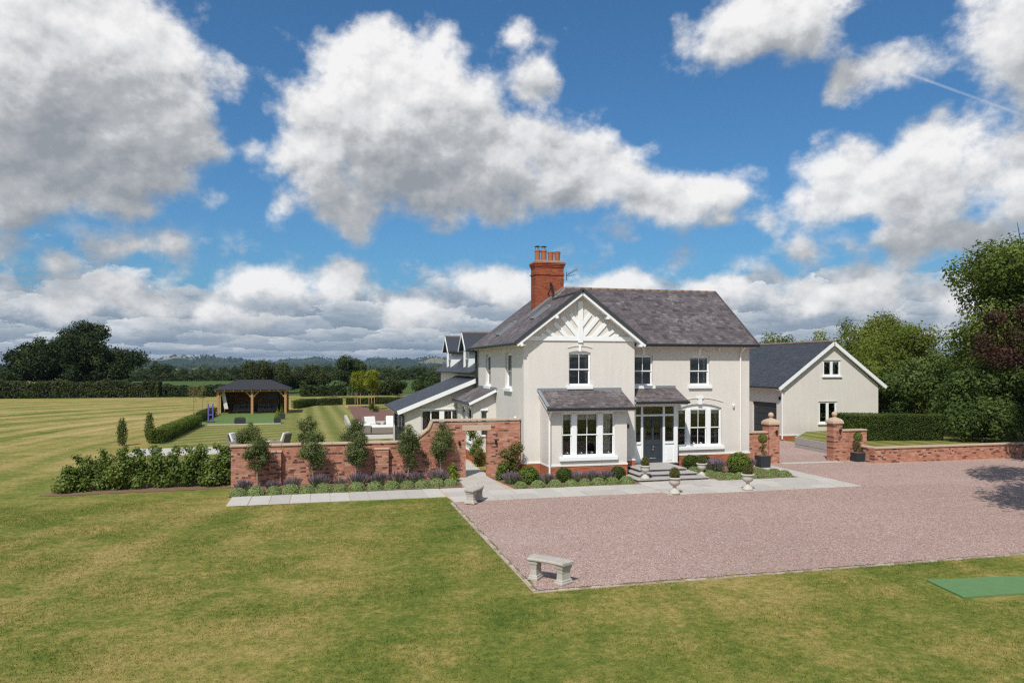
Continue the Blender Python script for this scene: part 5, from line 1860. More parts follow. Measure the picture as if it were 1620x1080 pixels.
# --- great trees on the right
tree('sycamore_tree', 'tall sycamore with broad leafy crown at the right edge above the drive', (42.6, 35, .5), 12.6, 8.0, 2.4, 'leaf_syc', 95, 62000, 0.21, 101, trunk_r=.35, clump=1.2, limbs=22, squash=.62, shell=.62)
tree('copper_tree', 'small copper leaved tree with dark red foliage in front of the sycamore', (37.0, 32.6, .5), 8.2, 2.9, 3.6, 'leaf_copper', 30, 5000, 0.15, 102, trunk_r=.08, clump=.62, squash=.7)
tree('hedgerow_tree', 'bushy rounded green tree behind the garage gable', (47, 56, 0), 9.7, 5.0, 1.0, 'leaf_mid', 60, 30000, 0.22, 103, clump=1.15, trunk_r=.2)
tree('hedgerow_tree', 'low green tree showing above the garage ridge, nearer the house', (51, 75, 0), 8.6, 3.4, 1.5, 'leaf_mid', 16, 7000, 0.3, 104, clump=1.3)
tree('hedgerow_tree', 'low green tree showing above the garage ridge, nearer the gable', (57, 77, 0), 8.3, 3.6, 1.5, 'leaf_mid', 16, 7000, 0.3, 105, clump=1.3)
tree('hedgerow_tree', 'slim green tree just clear of the house roof end', (43, 80, 0), 9.6, 2.6, 1.5, 'leaf_mid', 12, 4500, 0.28, 120, clump=0.9)
tree('hedgerow_tree', 'green tree right of the garage gable behind the clipped hedge', (43, 47, .3), 7.4, 4.2, 0.6, 'leaf_mid', 46, 24000, 0.21, 106, clump=1.0)
tree('hedgerow_tree', 'dense green tree filling the gap left of the sycamore', (49, 45, .3), 7.6, 4.6, 0.6, 'leaf_syc', 46, 22000, 0.22, 107, clump=1.1)
tree('dead_topped_tree', 'thin pale half bare tree rising behind the bushy garage tree', (52, 59, 0), 10.2, 2.0, 4.0, 'leaf_sparse', 16, 900, 0.14, 108, bark='bark_pale', limbs=16, trunk_r=.12, clump=.8)
tree('elder_bush', 'large elder bush behind the far end of the clipped hedge', (37.5, 39.5, .5), 5.2, 3.1, 0.2, 'leaf_shade', 48, 16000, 0.19, 109, 'bush', clump=.75)
tree('elder_bush', 'wide bush under the sycamore above the low brick wall', (36.4, 34.2, .5), 4.4, 2.7, 0.1, 'leaf_shade', 44, 15000, 0.19, 110, 'bush', clump=.75)
tree('elder_bush', 'dark bush at the right edge under the copper tree', (37.4, 31.4, .5), 4.9, 2.3, 0.0, 'leaf_shade', 40, 14000, 0.19, 111, 'bush', clump=.75)
tree('elder_bush', 'low spreading bush overhanging the end of the low brick wall', (33.6, 31.5, .5), 2.5, 1.7, 0.0, 'leaf_shade', 14, 6500, 0.18, 112, 'bush', clump=.75)
tree('elder_bush', 'green bush between the garage corner and the clipped hedge', (37.6, 43.5, .4), 5.0, 3.0, 0.2, 'leaf_mid', 40, 14000, 0.19, 113, 'bush', clump=.75)
# the tree just out of the picture whose branches throw shade on the gravel
tree('ash_tree', 'spreading tree at the right of the drive casting branch shadows on the gravel', (24.5, 12.0, 0), 11.6, 9.6, 7.2, 'leaf_syc', 60, 36000, 0.24, 114, trunk_r=.28, clump=1.3, limbs=14,
     keep=lambda p: (p[:, 0] + 24.5) > 1.17 * (p[:, 1] + 12.0) + 0.15)
tree('ash_tree', 'dense tree beside the drive shading the far end of the low wall', (34.5, 24.0, 0), 11.0, 6.0, 3.0, 'leaf_syc', 40, 26000, 0.24, 116, trunk_r=.28, clump=1.6, limbs=12,
     keep=lambda p: (p[:, 0] + 34.5) > 1.19 * (p[:, 1] + 24.0) + 0.4)

# --- far left: the big oak and its neighbours
r = np.random.default_rng(77)
oak_clumps = []
for (cx, cz, rx, rz, n) in [(1.8, 7.2, 5.0, 3.6, 34), (1.8, 6.5, 3.0, 2.0, 14), (-3.6, 5.6, 4.6, 3.0, 30), (-3.4, 4.6, 3.0, 1.8, 12), (5.4, 4.6, 3.2, 2.6, 18), (-8.0, 4.0, 2.4, 2.4, 14), (2.0, 3.2, 7.0, 1.6, 24), (9.2, 5.4, 1.5, .8, 6)]:
    for _ in range(n):
        d = r.normal(size=3)
        d /= np.linalg.norm(d)
        oak_clumps.append(((cx + d[0] * rx * .85) * .9, d[1] * 4.0, cz + d[2] * rz * .85, r.uniform(.9, 1.45)))
tree('oak_tree', 'great dark oak standing behind the field hedge on the left', (-36.6, 124, 0), 11.6, 9, 2.2, 'leaf_oak', 0, 60000, 0.36, 130, clumps=oak_clumps, trunk_r=.55, limbs=16)
tree('oak_tree', 'dark oak cut off by the left edge beyond the hedge', (-53.5, 123, 0), 7.6, 4.6, 1.4, 'leaf_oak', 20, 12000, 0.42, 131, clump=1.5, trunk_r=.35)
tree('field_tree', 'broad olive green thicket tree behind the timber pavilion', (-8.6, 128, 0), 5.7, 4.6, 0.2, 'leaf_hedge', 26, 14000, 0.32, 132, squash=.7, clump=1.3)
tree('field_tree', 'low olive thicket running right from behind the pavilion roof', (-2.2, 132, 0), 4.6, 4.4, 0.0, 'leaf_hedge', 22, 11000, 0.32, 133, squash=.6, clump=1.2)
tree('field_tree', 'dark upright tree left of the golden trees in the far hedge', (5.0, 139, 0), 6.6, 3.1, 0.4, 'leaf_far', 18, 9000, 0.36, 134, clump=1.2)
tree('field_tree', 'round dark bush tree in the far hedge behind the garden room', (15.5, 112, 0), 3.3, 2.6, 0.0, 'leaf_far', 14, 6000, 0.3, 135, clump=1.0)
tree('field_tree', 'long low bush beyond the garden room roof', (20.5, 113, 0), 3.5, 3.2, 0.0, 'leaf_far', 14, 6000, 0.3, 136, clump=1.0)
tree('field_tree', 'pale rounded bush right of the golden trees', (10.3, 116, 0), 2.9, 2.6, 0.0, 'leaf_hedge', 12, 4500, 0.3, 137, clump=.9)


def hedge(name, label, pts, h, w, mat, n_per_m, leaf, seed, rough=0.12, cat='hedge', z0=0.0, group=None):
    """long leafy mass following a line"""
    r = np.random.default_rng(seed)
    P = np.array(pts, float)
    seg = np.linalg.norm(np.diff(P, axis=0), axis=1)
    n = int(seg.sum() * n_per_m)
    s = r.random(n) * seg.sum()
    cum = np.concatenate([[0], np.cumsum(seg)])
    i = np.clip(np.searchsorted(cum, s) - 1, 0, len(seg) - 1)
    u = (s - cum[i]) / seg[i]
    c = P[i] + (P[i + 1] - P[i]) * u[:, None]
    d = (P[i + 1] - P[i]) / seg[i][:, None]
    nrm = np.stack([-d[:, 1], d[:, 0]], 1)
    hh = h * (1 + rough * (np.sin(s * 0.9 + seed) + 0.6 * np.sin(s * 2.3 + 1) + 0.5 * np.sin(s * 5.1)))
    face = r.random(n)
    side = np.where(face < 0.42, -1.0, np.where(face < 0.6, 1.0, r.uniform(-1, 1, n)))
    z = np.where(face < 0.6, r.random(n) ** 0.8, r.uniform(0.90, 1.02, n)) * hh
    bulge = 1 + rough * np.sin(s * 1.7 + z * 2)
    side = side * bulge + r.normal(0, .07, n)
    xy = c + nrm * (side * w / 2)[:, None]
    # leaves closing the two ends
    ne = int(n_per_m * w * 0.9)
    k = r.choice(n, 2 * ne, replace=False) if 2 * ne < n else np.arange(0)
    for j, end in ((k[:len(k) // 2], 0), (k[len(k) // 2:], -1)):
        dd = d[0] if end == 0 else -d[-1]
        dd = (P[1] - P[0]) / seg[0] if end == 0 else (P[-2] - P[-1]) / seg[-1]
        nn = np.array([-dd[1], dd[0]])
        xy[j] = P[end] + nn * (r.uniform(-.5, .5, len(j)) * w)[:, None] + dd * (np.abs(r.normal(0, .05, len(j))) * w)[:, None]
        z[j] = r.random(len(j)) * h
    pts3 = np.column_stack([xy, z])
    out = np.column_stack([nrm * side[:, None] * .8, np.where(face < .6, .1, 1.0)])
    V, F = leaf_arrays(pts3, leaf, r, 0.2, out)
    t = np.clip(r.normal(.5, .2, n) + .15 * np.sin(s * 1.3), 0, 1)
    base = (P[0, 0], P[0, 1], z0)
    o = thing(name, label, cat, base, group=group)
    V[:, 0] -= base[0]
    V[:, 1] -= base[1]
    link(bpy.data.objects.new('foliage', np_mesh('foliage', V, F, M[mat], np.repeat(t, 4))), o)
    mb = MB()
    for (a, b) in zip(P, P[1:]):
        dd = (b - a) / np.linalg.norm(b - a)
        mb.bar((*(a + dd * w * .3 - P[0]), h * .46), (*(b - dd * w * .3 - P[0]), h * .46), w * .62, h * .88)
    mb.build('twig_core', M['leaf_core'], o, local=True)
    return o


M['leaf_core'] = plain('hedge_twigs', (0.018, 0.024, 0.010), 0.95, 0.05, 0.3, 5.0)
hedge('field_hedge', 'tall rough field hedge in front of the great oak', [(-66, 119), (-45, 118.5), (-23, 118)], 2.3, 2.2, 'leaf_hedge', 330, 0.30, 201, .10)
hedge('field_hedge', 'lower field hedge between the great oak and the pavilion', [(-22.5, 118.5), (-14, 117), (-9, 116)], 1.55, 1.8, 'leaf_oak', 330, 0.28, 202, .12)
hedge('field_hedge', 'field hedge behind the back lawn, from pavilion to golden trees', [(-3, 114), (4, 116), (11, 116)], 1.7, 1.8, 'leaf_far', 280, 0.28, 203, .16)
hedge('field_hedge', 'distant hedge at the far side of the dark green crop', [(-70, 236), (-20, 236.5), (30, 236), (62, 234)], 1.9, 2.2, 'leaf_far', 90, 0.45, 204, .30)
hedge('clipped_hedge', 'long clipped hedge edging the left side of the striped lawn', [(-9.45, 47.2), (-9.35, 61)], 0.85, 0.8, 'leaf_box', 620, 0.085, 205, .02)
hedge('clipped_hedge', 'short clipped hedge beside the turf and left pavilion post', [(-9.75, 64.5), (-9.75, 73)], 0.75, 0.7, 'leaf_yew', 480, 0.09, 206, .02)
hedge('clipped_hedge', 'low hedge closing the back lawn right of the pavilion', [(-2.8, 82), (-1.2, 88), (2.5, 89), (9.5, 89.5)], 0.85, 0.8, 'leaf_yew', 420, 0.10, 207, .07)
hedge('yew_hedge', 'thick dark clipped yew hedge on the raised grass by the garage', [(27.3, 34.6), (32.6, 33.4)], 1.42, 1.2, 'leaf_yew', 4200, 0.07, 208, .012, z0=.55)

# --- laurel plants of the young hedge
for k, (x, y, h) in enumerate([(-8.95, 29.95, .95), (-8.45, 30.2, 1.35), (-7.85, 30.3, 1.5), (-7.25, 30.3, 1.6), (-6.65, 30.3, 1.55), (-6.05, 30.35, 1.62), (-5.5, 30.35, 1.58), (-4.95, 30.35, 1.6), (-4.4, 30.3, 1.6), (-3.85, 30.25, 1.62), (-3.58, 30.4, 1.5)]):
    rr_ = np.random.default_rng(300 + k)
    cl = [(rr_.normal() * .15, rr_.normal() * .12, h * f, rr_.uniform(.23, .33) * (1.15 if f < .55 else .85)) for f in (.15, .18, .22, .34, .38, .42, .52, .58, .66, .74)] + [(rr_.normal() * .12, rr_.normal() * .1, h * f, .14) for f in (.84, .93, .88)]
    where = ['the smallest, at the left end of the hedge', 'second from the left end of the hedge', 'third from the left end of the hedge', 'fourth from the left end of the hedge', 'fifth from the left end of the hedge', 'sixth, in the middle of the hedge',
             'fifth from the brick wall', 'fourth from the brick wall', 'third from the brick wall', 'second from the brick wall', 'touching the end of the brick wall'][k]
    tree('laurel_bush', 'leafy young laurel bush, ' + where, (x, y, 0), h, .4, .1, 'leaf_laurel', 0, 2300, 0.115, 310 + k, 'bush', 'young laurel hedge plants', trunk_r=.018, clumps=cl, limbs=6, shell=.3, up=.5)
# --- two clipped columns
for k, (x, y, h, tx) in enumerate([(-11.1, 46.6, 1.62, 'shorter clipped yew column on the grass behind the laurel hedge'), (-9.95, 48.0, 1.85, 'taller clipped yew column at the end of the clipped hedge')]):
    cl = [(0, 0, h * f, .30 * (1 - abs(f - .45) * .9)) for f in np.linspace(.12, .9, 9)]
    tree('yew_column', tx, (x, y, 0), h, .3, .05, 'leaf_yew', 0, 1700, 0.085, 330 + k, 'shrub', 'yew columns', trunk_r=.03, clumps=cl, limbs=2, shell=.7)
# --- evergreen oak standards before and behind the garden wall
FRONT = [(-2.35, 29.15, 2.02, 'first from the left'), (-.35, 29.2, 1.98, 'second from the left'), (1.28, 29.2, 2.08, 'third from the left, in the middle'), (3.28, 29.25, 2.28, 'fourth from the left, under the ramped coping'), (4.62, 29.3, 2.3, 'fifth, beside the open gateway')]
for k, (x, y, h, tx) in enumerate(FRONT):
    rr_ = np.random.default_rng(340 + k)
    cz = (h + .62) / 2
    cl = clump_set(rr_, 18, .56, .48, (h - .58) / 2, cz, .24) + [(0, 0, h - .12, .15), (0, 0, cz, .36), (0, 0, cz + .3, .3)]
    tree('evergreen_standard', 'bushy evergreen standard tree before the brick wall, ' + tx, (x, y, 0), h, .46, .6, 'leaf_ilex', 0, 6200, 0.064, 350 + k, 'tree', 'standards before the garden wall', trunk_r=.032, bark='bark_pale', clumps=cl, limbs=6, shell=.35)
for k, (x, y, h, tx) in enumerate([(-2.75, 31.0, 2.42, 'leftmost of three'), (-.5, 31.05, 2.62, 'middle of three'), (1.25, 31.0, 2.45, 'rightmost of three')]):
    rr_ = np.random.default_rng(360 + k)
    cl = clump_set(rr_, 17, .58, .5, .76, h - .8, .25) + [(0, 0, h - .16, .15), (0, 0, h - .8, .34)]
    tree('evergreen_standard', 'evergreen standard tree behind the brick wall showing above its coping, ' + tx, (x, y, 0), h, .46, .6, 'leaf_ilex', 0, 6200, 0.064, 370 + k, 'tree', 'standards behind the garden wall', trunk_r=.032, bark='bark_pale', clumps=cl, limbs=6, shell=.35)


# --- cushions, box balls, lavender
def dome_mesh(rx, h, n, leaf, mat, seed, full=False, rough=.05):
    r = np.random.default_rng(seed)
    d = r.normal(size=(n, 3))
    d /= np.linalg.norm(d, axis=1, keepdims=True)
    if not full:
        d[:, 2] = np.abs(d[:, 2]) - .12
    k = 1 + rough * np.sin(d[:, 0] * 5 + seed) * np.cos(d[:, 1] * 6) + r.normal(0, .03, n)
    p = d * np.array([rx, rx, h]) * k[:, None]
    p[:, 2] = np.maximum(p[:, 2], 0.01) if not full else p[:, 2]
    V, F = leaf_arrays(p, leaf, r, .1, d * 1.2)
    t = np.clip(r.normal(.5, .22, n), 0, 1)
    me = np_mesh('foliage', V, F, M[mat], np.repeat(t, 4))
    return me


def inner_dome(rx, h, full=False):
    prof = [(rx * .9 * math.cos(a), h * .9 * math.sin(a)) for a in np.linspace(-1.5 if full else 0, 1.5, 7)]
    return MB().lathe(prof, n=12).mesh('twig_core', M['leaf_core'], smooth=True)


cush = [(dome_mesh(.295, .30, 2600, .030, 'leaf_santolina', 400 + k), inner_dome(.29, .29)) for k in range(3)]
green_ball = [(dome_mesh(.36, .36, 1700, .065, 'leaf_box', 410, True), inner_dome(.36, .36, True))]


def shrub_from(name, label, cat, loc, meshes, scale=(1, 1, 1), group=None, rz=0.0):
    t = thing(name, label, cat, loc, rz, group)
    t.scale = scale
    link(bpy.data.objects.new('foliage', meshes[0]), t)
    link(bpy.data.objects.new('twig_core', meshes[1]), t)
    return t


CL = [(-2.87, 27.62), (-2.27, 27.65), (-1.66, 27.68), (-1.10, 27.70), (-.52, 27.70), (.06, 27.72), (.62, 27.75), (1.24, 27.78), (1.89, 27.82), (2.52, 27.86), (3.10, 27.88), (3.68, 27.90), (4.22, 27.95), (4.76, 27.98)]
ORD = ['first', 'second', 'third', 'fourth', 'fifth', 'sixth', 'seventh', 'eighth', 'ninth', 'tenth', 'eleventh', 'twelfth', 'thirteenth', 'last']
for k, (x, y) in enumerate(CL):
    s = rnd.uniform(1.0, 1.16)
    tail = ''
    shrub_from('santolina_cushion', 'grey green santolina cushion along the garden wall, %s from the left%s' % (ORD[k] if k < 13 else 'fourteenth and last', tail), 'plant', (x, y, .02), rnd.choice(cush), (s * 1.02, s, s * rnd.uniform(.9, 1.05)), 'cushions along the garden wall bed', rnd.uniform(0, 6))
CR = [(7.2, 26.75), (7.87, 26.72), (8.55, 26.72), (9.2, 26.74), (9.76, 26.76), (10.31, 26.76), (10.87, 26.78), (11.5, 26.82)]
for k, (x, y) in enumerate(CR):
    s = rnd.uniform(.9, 1.05)
    shrub_from('santolina_cushion', 'grey green santolina cushion before the bay window, %s from the gateway' % ORD[k], 'plant', (x, y, .02), rnd.choice(cush), (s, s, s), 'cushions along the bay bed', rnd.uniform(0, 6))
CS = [(15.45, 28.75, 'beside the small urn right of the steps'), (15.55, 27.75, 'second down the slanting row right of the steps'), (15.72, 27.2, 'third down the slanting row right of the steps'), (15.95, 26.75, 'at the front corner of the right bed'),
      (16.45, 26.75, 'second along the front of the right bed'), (17.05, 26.75, 'third along the front of the right bed, behind the right urn'), (17.68, 26.75, 'fourth along the front of the right bed'), (18.5, 26.78, 'at the outer front corner of the right bed'), (18.45, 27.45, 'at the outer side of the right bed, next behind the corner'), (18.1, 28.0, 'at the outer side of the right bed, nearest the dark planter')]
for k, (x, y, tx) in enumerate(CS):
    s = rnd.uniform(.88, 1.08)
    shrub_from('santolina_cushion', 'grey green santolina cushion ' + tx, 'plant', (x, y, .02), rnd.choice(cush), (s, s, s * .9), 'cushions of the right bed', rnd.uniform(0, 6))
for (x, y, z, s, tx) in [(7.75, 27.6, .30, 1.12, 'bright green box ball beside the gateway bed, left of the bay'), (17.2, 28.1, .42, 1.32, 'large bright green box ball in the right bed')]:
    shrub_from('box_ball', tx, 'shrub', (x, y, z), green_ball[0], (s, s, s), 'box balls')
dark_ball = (dome_mesh(.36, .36, 1400, .07, 'leaf_yew', 411, True), inner_dome(.36, .36, True))
for (x, y, z, s, tx) in [(9.25, 27.75, .26, .85, 'dark green box ball at the left end of the bay lavender'), (11.5, 27.7, .26, .8, 'dark green box ball at the right end of the bay lavender'), (15.75, 29.6, .30, 1.0, 'dark green shrub against the plinth right of the steps'), (16.5, 29.9, .25, .95, 'dark green shrub under the arched window')]:
    shrub_from('box_ball', tx, 'shrub', (x, y, z), dark_ball, (s * 1.1, s, s), 'dark box balls')


def lavender(seed, n=150, rx=.36, h=.46):
    r = np.random.default_rng(seed)
    a, k = r.random(n) * 6.283, np.sqrt(r.random(n))
    foot = np.column_stack([np.cos(a) * k * rx * .45, np.sin(a) * k * rx * .45, np.zeros(n)])
    tip = np.column_stack([np.cos(a) * k * rx * 1.1, np.sin(a) * k * rx * 1.1, h * (1.05 - .35 * k ** 2) * r.uniform(.8, 1.12, n)])
    side = np.column_stack([-np.sin(a + 1), np.cos(a + 1), np.zeros(n)]) * .007
    stem_t = foot + (tip - foot) * .72
    V = np.stack([foot - side, foot + side, stem_t + side, stem_t - side], 1).reshape(-1, 3)
    leaves = np_mesh('stems', V, np.arange(4 * n).reshape(n, 4), M['leaf_lavender'], np.repeat(r.random(n), 4))
    s2 = side * 2.1
    s3 = np.column_stack([np.cos(a + 1), np.sin(a + 1), np.zeros(n)]) * .0147
    V1 = np.stack([stem_t - s2, stem_t + s2, tip + s2 * .4, tip - s2 * .4], 1).reshape(-1, 3)
    V2 = np.stack([stem_t - s3, stem_t + s3, tip + s3 * .4, tip - s3 * .4], 1).reshape(-1, 3)
    V = np.concatenate([V1, V2])
    flowers = np_mesh('flower_spikes', V, np.arange(8 * n).reshape(2 * n, 4), M['flower_lavender'], np.repeat(np.tile(r.random(n), 2), 4))
    pts, d, _ = blob_points([(0, 0, .10, .24)], 260, r, .3)
    pts[:, 2] = np.abs(pts[:, 2])
    V, F = leaf_arrays(pts, .07, r, .3, d, .25)
    base = np_mesh('foliage', V, F, M['leaf_lavender'], np.repeat(r.random(len(pts)), 4))
    return leaves, flowers, base


lav = [lavender(420 + k) for k in range(3)]
LAV = [(-2.75, 28.35, .95, 'at the path end of the wall bed'), (-1.75, 28.45, .8, 'before the left buttress'), (-1.05, 28.55, .95, 'right of the left buttress'), (-.1, 28.6, 1.1, 'at the foot of the second standard tree'), (.65, 28.75, .7, 'between second and third standard trees'), (1.3, 28.6, 1.1, 'at the foot of the middle standard tree'),
       (2.1, 28.7, 1.05, 'before the right buttress'), (2.85, 28.75, 1.05, 'right of the right buttress'), (3.55, 28.8, .95, 'at the foot of the fourth standard tree'), (4.4, 28.8, 1.1, 'at the foot of the standard tree by the gateway'),
       (7.15, 27.75, 1.1, 'left of the bright box ball'), (8.42, 27.45, .95, 'at the foot of the bay downpipe'), (9.75, 27.6, .98, 'left half of the row under the bay window'), (10.35, 27.6, 1.0, 'middle of the row under the bay window'), (10.95, 27.6, .98, 'right half of the row under the bay window'),
       (16.35, 28.6, 1.35, 'right of the small urn by the steps'), (16.75, 29.3, 1.2, 'against the plinth under the arched window'), (17.95, 28.9, 1.35, 'between the large box ball and dark planter')]
for k, (x, y, s, tx) in enumerate(LAV):
    t = thing('lavender_plant', 'flowering purple lavender ' + tx, 'plant', (x, y, .02), rnd.uniform(0, 6), 'lavender plants')
    t.scale = (s * 1.2, s, s * (.98 if k < 10 else .90))
    for me, nm in zip(lav[k % 3], ('stems', 'flower_spikes', 'foliage')):
        stuff(link(bpy.data.objects.new(nm, me), t))


def bush(name, label, loc, h, w, mat, n, leaf, seed, n_cl=9):
    rr_ = np.random.default_rng(seed)
    cl = [(rr_.normal() * w * .3, rr_.normal() * w * .25, h * f, w * rr_.uniform(.28, .42)) for f in np.linspace(.2, .85, n_cl)]
    return tree(name, label, loc, h, w, .1, mat, 0, n, leaf, seed + 1, 'bush', None, trunk_r=.02, clumps=cl, limbs=5, shell=.3, up=.4)


bush('photinia_bush', 'tall bronze tinted shrub against the brick wall right of the gateway', (7.42, 29.25, 0), 1.5, .62, 'leaf_autumn', 1900, .10, 440)
bush('leafy_bush', 'low fresh green shrub at the foot of the right gateway pier', (7.05, 28.75, 0), .72, .55, 'leaf_laurel', 900, .10, 442, 5)
bush('leafy_bush', 'small lime green shrub left of the gateway', (5.0, 28.75, 0), .75, .45, 'leaf_lime', 800, .09, 444, 5)
bush('climbing_shrub', 'loose green climber seen through the gateway', (7.0, 33.9, 0), 2.1, .55, 'leaf_box', 900, .11, 446, 9)
bush('photinia_bush', 'bronze shrub on the ground seen through the gateway', (6.9, 33.2, 0), .85, .6, 'leaf_autumn', 900, .09, 448, 5)


# --- topiary in planters and urns
def urn(label, loc, s):
    t = thing('stone_urn', label, 'urn', loc, group='planted stone urns')
    t.scale = (s, s, s)
    MB().lathe([(.20, 0), (.20, .05), (.17, .06), (.165, .11), (.10, .15), (.065, .20), (.062, .25), (.085, .28), (.13, .30), (.19, .36), (.205, .44), (.195, .50), (.20, .515), (.245, .54), (.25, .575), (.22, .59), (.19, .575), (.05, .56)], n=24).build('urn_body', M['stone_pale'], t, local=True, smooth=True)
    d = dome_mesh(.19, .24, 1300, .035, 'leaf_topiary', 450, True, .02)
    o = link(bpy.data.objects.new('topiary', d), t)
    o.location = (0, 0, .70)
    c = bpy.data.objects.new('twig_core', inner_dome(.185, .235, True))
    c.location = (0, 0, .70)
    link(c, t)
    return t


u0 = urn('large stone urn with clipped ball on the paving left of the steps', (12.2, 24.15, .03), 1.0)
for (lab, loc, s) in [('large stone urn with clipped ball on the paving at the right', (15.2, 24.25, .03), 1.0), ('small stone urn with clipped ball on the left of the steps', (12.42, 27.12, .11), .92), ('small stone urn with clipped ball at the right side of the steps', (15.25, 27.75, .02), .92)]:
    c = copy_tree(u0)
    c.location, c.scale = loc, (s, s, s)
    c['label'] = lab


def standard_pot(label, loc, w, h):
    t = thing('planted_box', label, 'planter', loc, group='square planters by the gate')
    mb = MB()
    k = .92
    mb.hexa([(-w / 2 * k, -w / 2 * k, 0), (w / 2 * k, -w / 2 * k, 0), (w / 2 * k, w / 2 * k, 0), (-w / 2 * k, w / 2 * k, 0)], [(-w / 2, -w / 2, h), (w / 2, -w / 2, h), (w / 2, w / 2, h), (-w / 2, w / 2, h)])
    mb.build('planter', M['planter'], t, local=True, bevel=.01)
    MB().box(-w * .44, w * .44, -w * .44, w * .44, h, h + .01).build('compost', M['soil'], t, local=True)
    MB().tube([(0, 0, h), (.01, 0, h + .35), (0, 0, h + .8)], [.022, .018, .014], 7).build('stem', M['bark_pale'], t, local=True)
    o = link(bpy.data.objects.new('crown', dome_mesh(.19, .20, 900, .055, 'leaf_box', 460, True)), t)
    o.location = (0, 0, h + .75)
    leaf_obj('foliage', [(.06, 0, h + .15, .13), (-.06, .03, h + .3, .12), (0, -.05, h + .42, .10)], 320, .06, M['leaf_autumn'], 461, t)
    return t


standard_pot('square charcoal planter with lollipop bush left of the gate', (19.25, 29.5, .03), .52, .52)
standard_pot('square charcoal planter with lollipop bush right of the gate', (24.9, 30.25, .012), .48, .42)
mb = MB()
# ------------------------------------------------------------------ stone benches
bn = thing('stone_bench', 'curved cast stone bench on the near corner of the gravel', 'bench', (4.72, 15.1, .012), R(-49), 'stone benches')


def arc_seat(r0, r1, half, z0, z1, n=10):
    m_ = MB()
    vs, fs = [], []
    for i in range(n + 1):
        a = -half + 2 * half * i / n
        for (rr_, z) in [(r0, z0), (r0 - .02, (z0 + z1) / 2), (r0, z1), (r1, z1), (r1 + .02, (z0 + z1) / 2), (r1, z0)]:
            vs.append((rr_ * math.sin(a), rr_ * math.cos(a) - (r0 + r1) / 2, z))
    for i in range(n):
        for k in range(6):
            k2 = (k + 1) % 6
            fs.append((i * 6 + k, i * 6 + k2, i * 6 + 6 + k2, i * 6 + 6 + k))
    fs += [tuple(range(6)), tuple(n * 6 + 5 - k for k in range(6))]
    m_.add(vs, fs)
    return m_


arc_seat(1.95, 2.30, .23, .40, .475).build('seat', M['stone'], bn, local=True, bevel=.012)
for sgn in (-1, 1):
    mb = MB()
    prof = [(.0, .115, .19), (.05, .115, .19), (.055, .098, .165), (.09, .098, .165), (.10, .08, .145), (.22, .07, .135), (.32, .08, .145), (.34, .098, .16), (.395, .10, .165)]
    vs, fs = [], []
    for (z, a, b) in prof:
        vs += [(-a, -b, z), (a, -b, z), (a, b, z), (-a, b, z)]
    for i in range(len(prof) - 1):
        for k in range(4):
            fs.append((i * 4 + k, i * 4 + (k + 1) % 4, i * 4 + 4 + (k + 1) % 4, i * 4 + 4 + k))
    fs += [(3, 2, 1, 0), tuple(len(prof) * 4 - 4 + k for k in range(4))]
    mb.add(vs, fs)
    o = mb.build('leg', M['stone'], bn, local=True, bevel=.008)
    ang = -sgn * .16
    o.location = (sgn * 2.12 * math.sin(.165), 2.12 * math.cos(.165) - 2.12, 0)
    o.rotation_euler = (0, 0, ang)
c = copy_tree(bn)
c.location, c.rotation_euler = (4.98, 24.35, .035), (0, 0, R(-122))
c['label'] = 'curved cast stone bench on the paving before the gateway'

# ------------------------------------------------------------------ back garden
pv = thing('timber_pavilion', 'open timber garden pavilion with dark hipped roof on oak posts', 'pavilion', (-6.4, 76.3, 0))
PX0, PX1, PY0, PY1 = -9.45, -3.4, 74.0, 78.6
for x in (PX0, -6.42, PX1):
    for y in (PY0, PY1):
        MB().box(x - .11, x + .11, y - .11, y + .11, 0, 2.12).build('post', M['timber'], pv, bevel=.015)
for y in (PY0, PY1):
    MB().box(PX0 - .3, PX1 + .3, y - .09, y + .09, 2.12, 2.30).build('beam', M['timber'], pv)
for x in (PX0, PX1):
    MB().box(x - .085, x + .085, PY0 + .1, PY1 - .1, 2.125, 2.295).build('beam', M['timber'], pv)
for x, sgns in ((PX0, (1,)), (-6.42, (-1, 1)), (PX1, (-1,))):
    for sg in sgns:
        MB().bar((x + sg * .08, PY0, 1.62), (x + sg * .58, PY0, 2.13), .12, .10, up=(0, 1, 0)).build('brace', M['timber'], pv)
mb = MB()
e0, e1, f0, f1 = PX0 - .45, PX1 + .45, PY0 - .45, PY1 + .45
ra, rb, ym = -7.9, -4.9, (PY0 + PY1) / 2
zt_ = 3.22
mb.add([(e0, f0, 2.33), (e1, f0, 2.33), (e1, f1, 2.33), (e0, f1, 2.33), (ra, ym, zt_), (rb, ym, zt_)], [(0, 1, 5, 4), (1, 2, 5), (2, 3, 4, 5), (3, 0, 4), (0, 3, 2, 1)])
mb.build('roof', M['roof_felt'], pv)
for k in range(30):
    x = PX0 + .12 + (PX1 - PX0 - .24) * k / 30
    MB().box(x + .005, x + .195, PY1 - .14, PY1 - .11 + .002 * (k % 2), 0.02, 2.12).build('board', M['timber_dark'], pv)
for x in (PX0, PX1):
    for k in range(11):
        y = PY0 + 2.0 + k * .22
        MB().box(x - .02 - .002 * (k % 2), x + .012, y + .005, y + .215, 0.02, 2.12).build('board', M['timber_dark'], pv)
mb = MB()
for k in range(9):
    x = PX0 - .2 + k * .8
    mb.box(x - .04, x + .04, f0 + .05, PY0 - .1, 2.2, 2.32)
mb.build('rafter_end', M['timber'], pv)
o = MB().box(-5.55, -4.35, 78.36, 78.42, 1.15, 1.85).build('television', M['screen'])
tag(o, 'black flat television on the back wall of the pavilion', 'television')
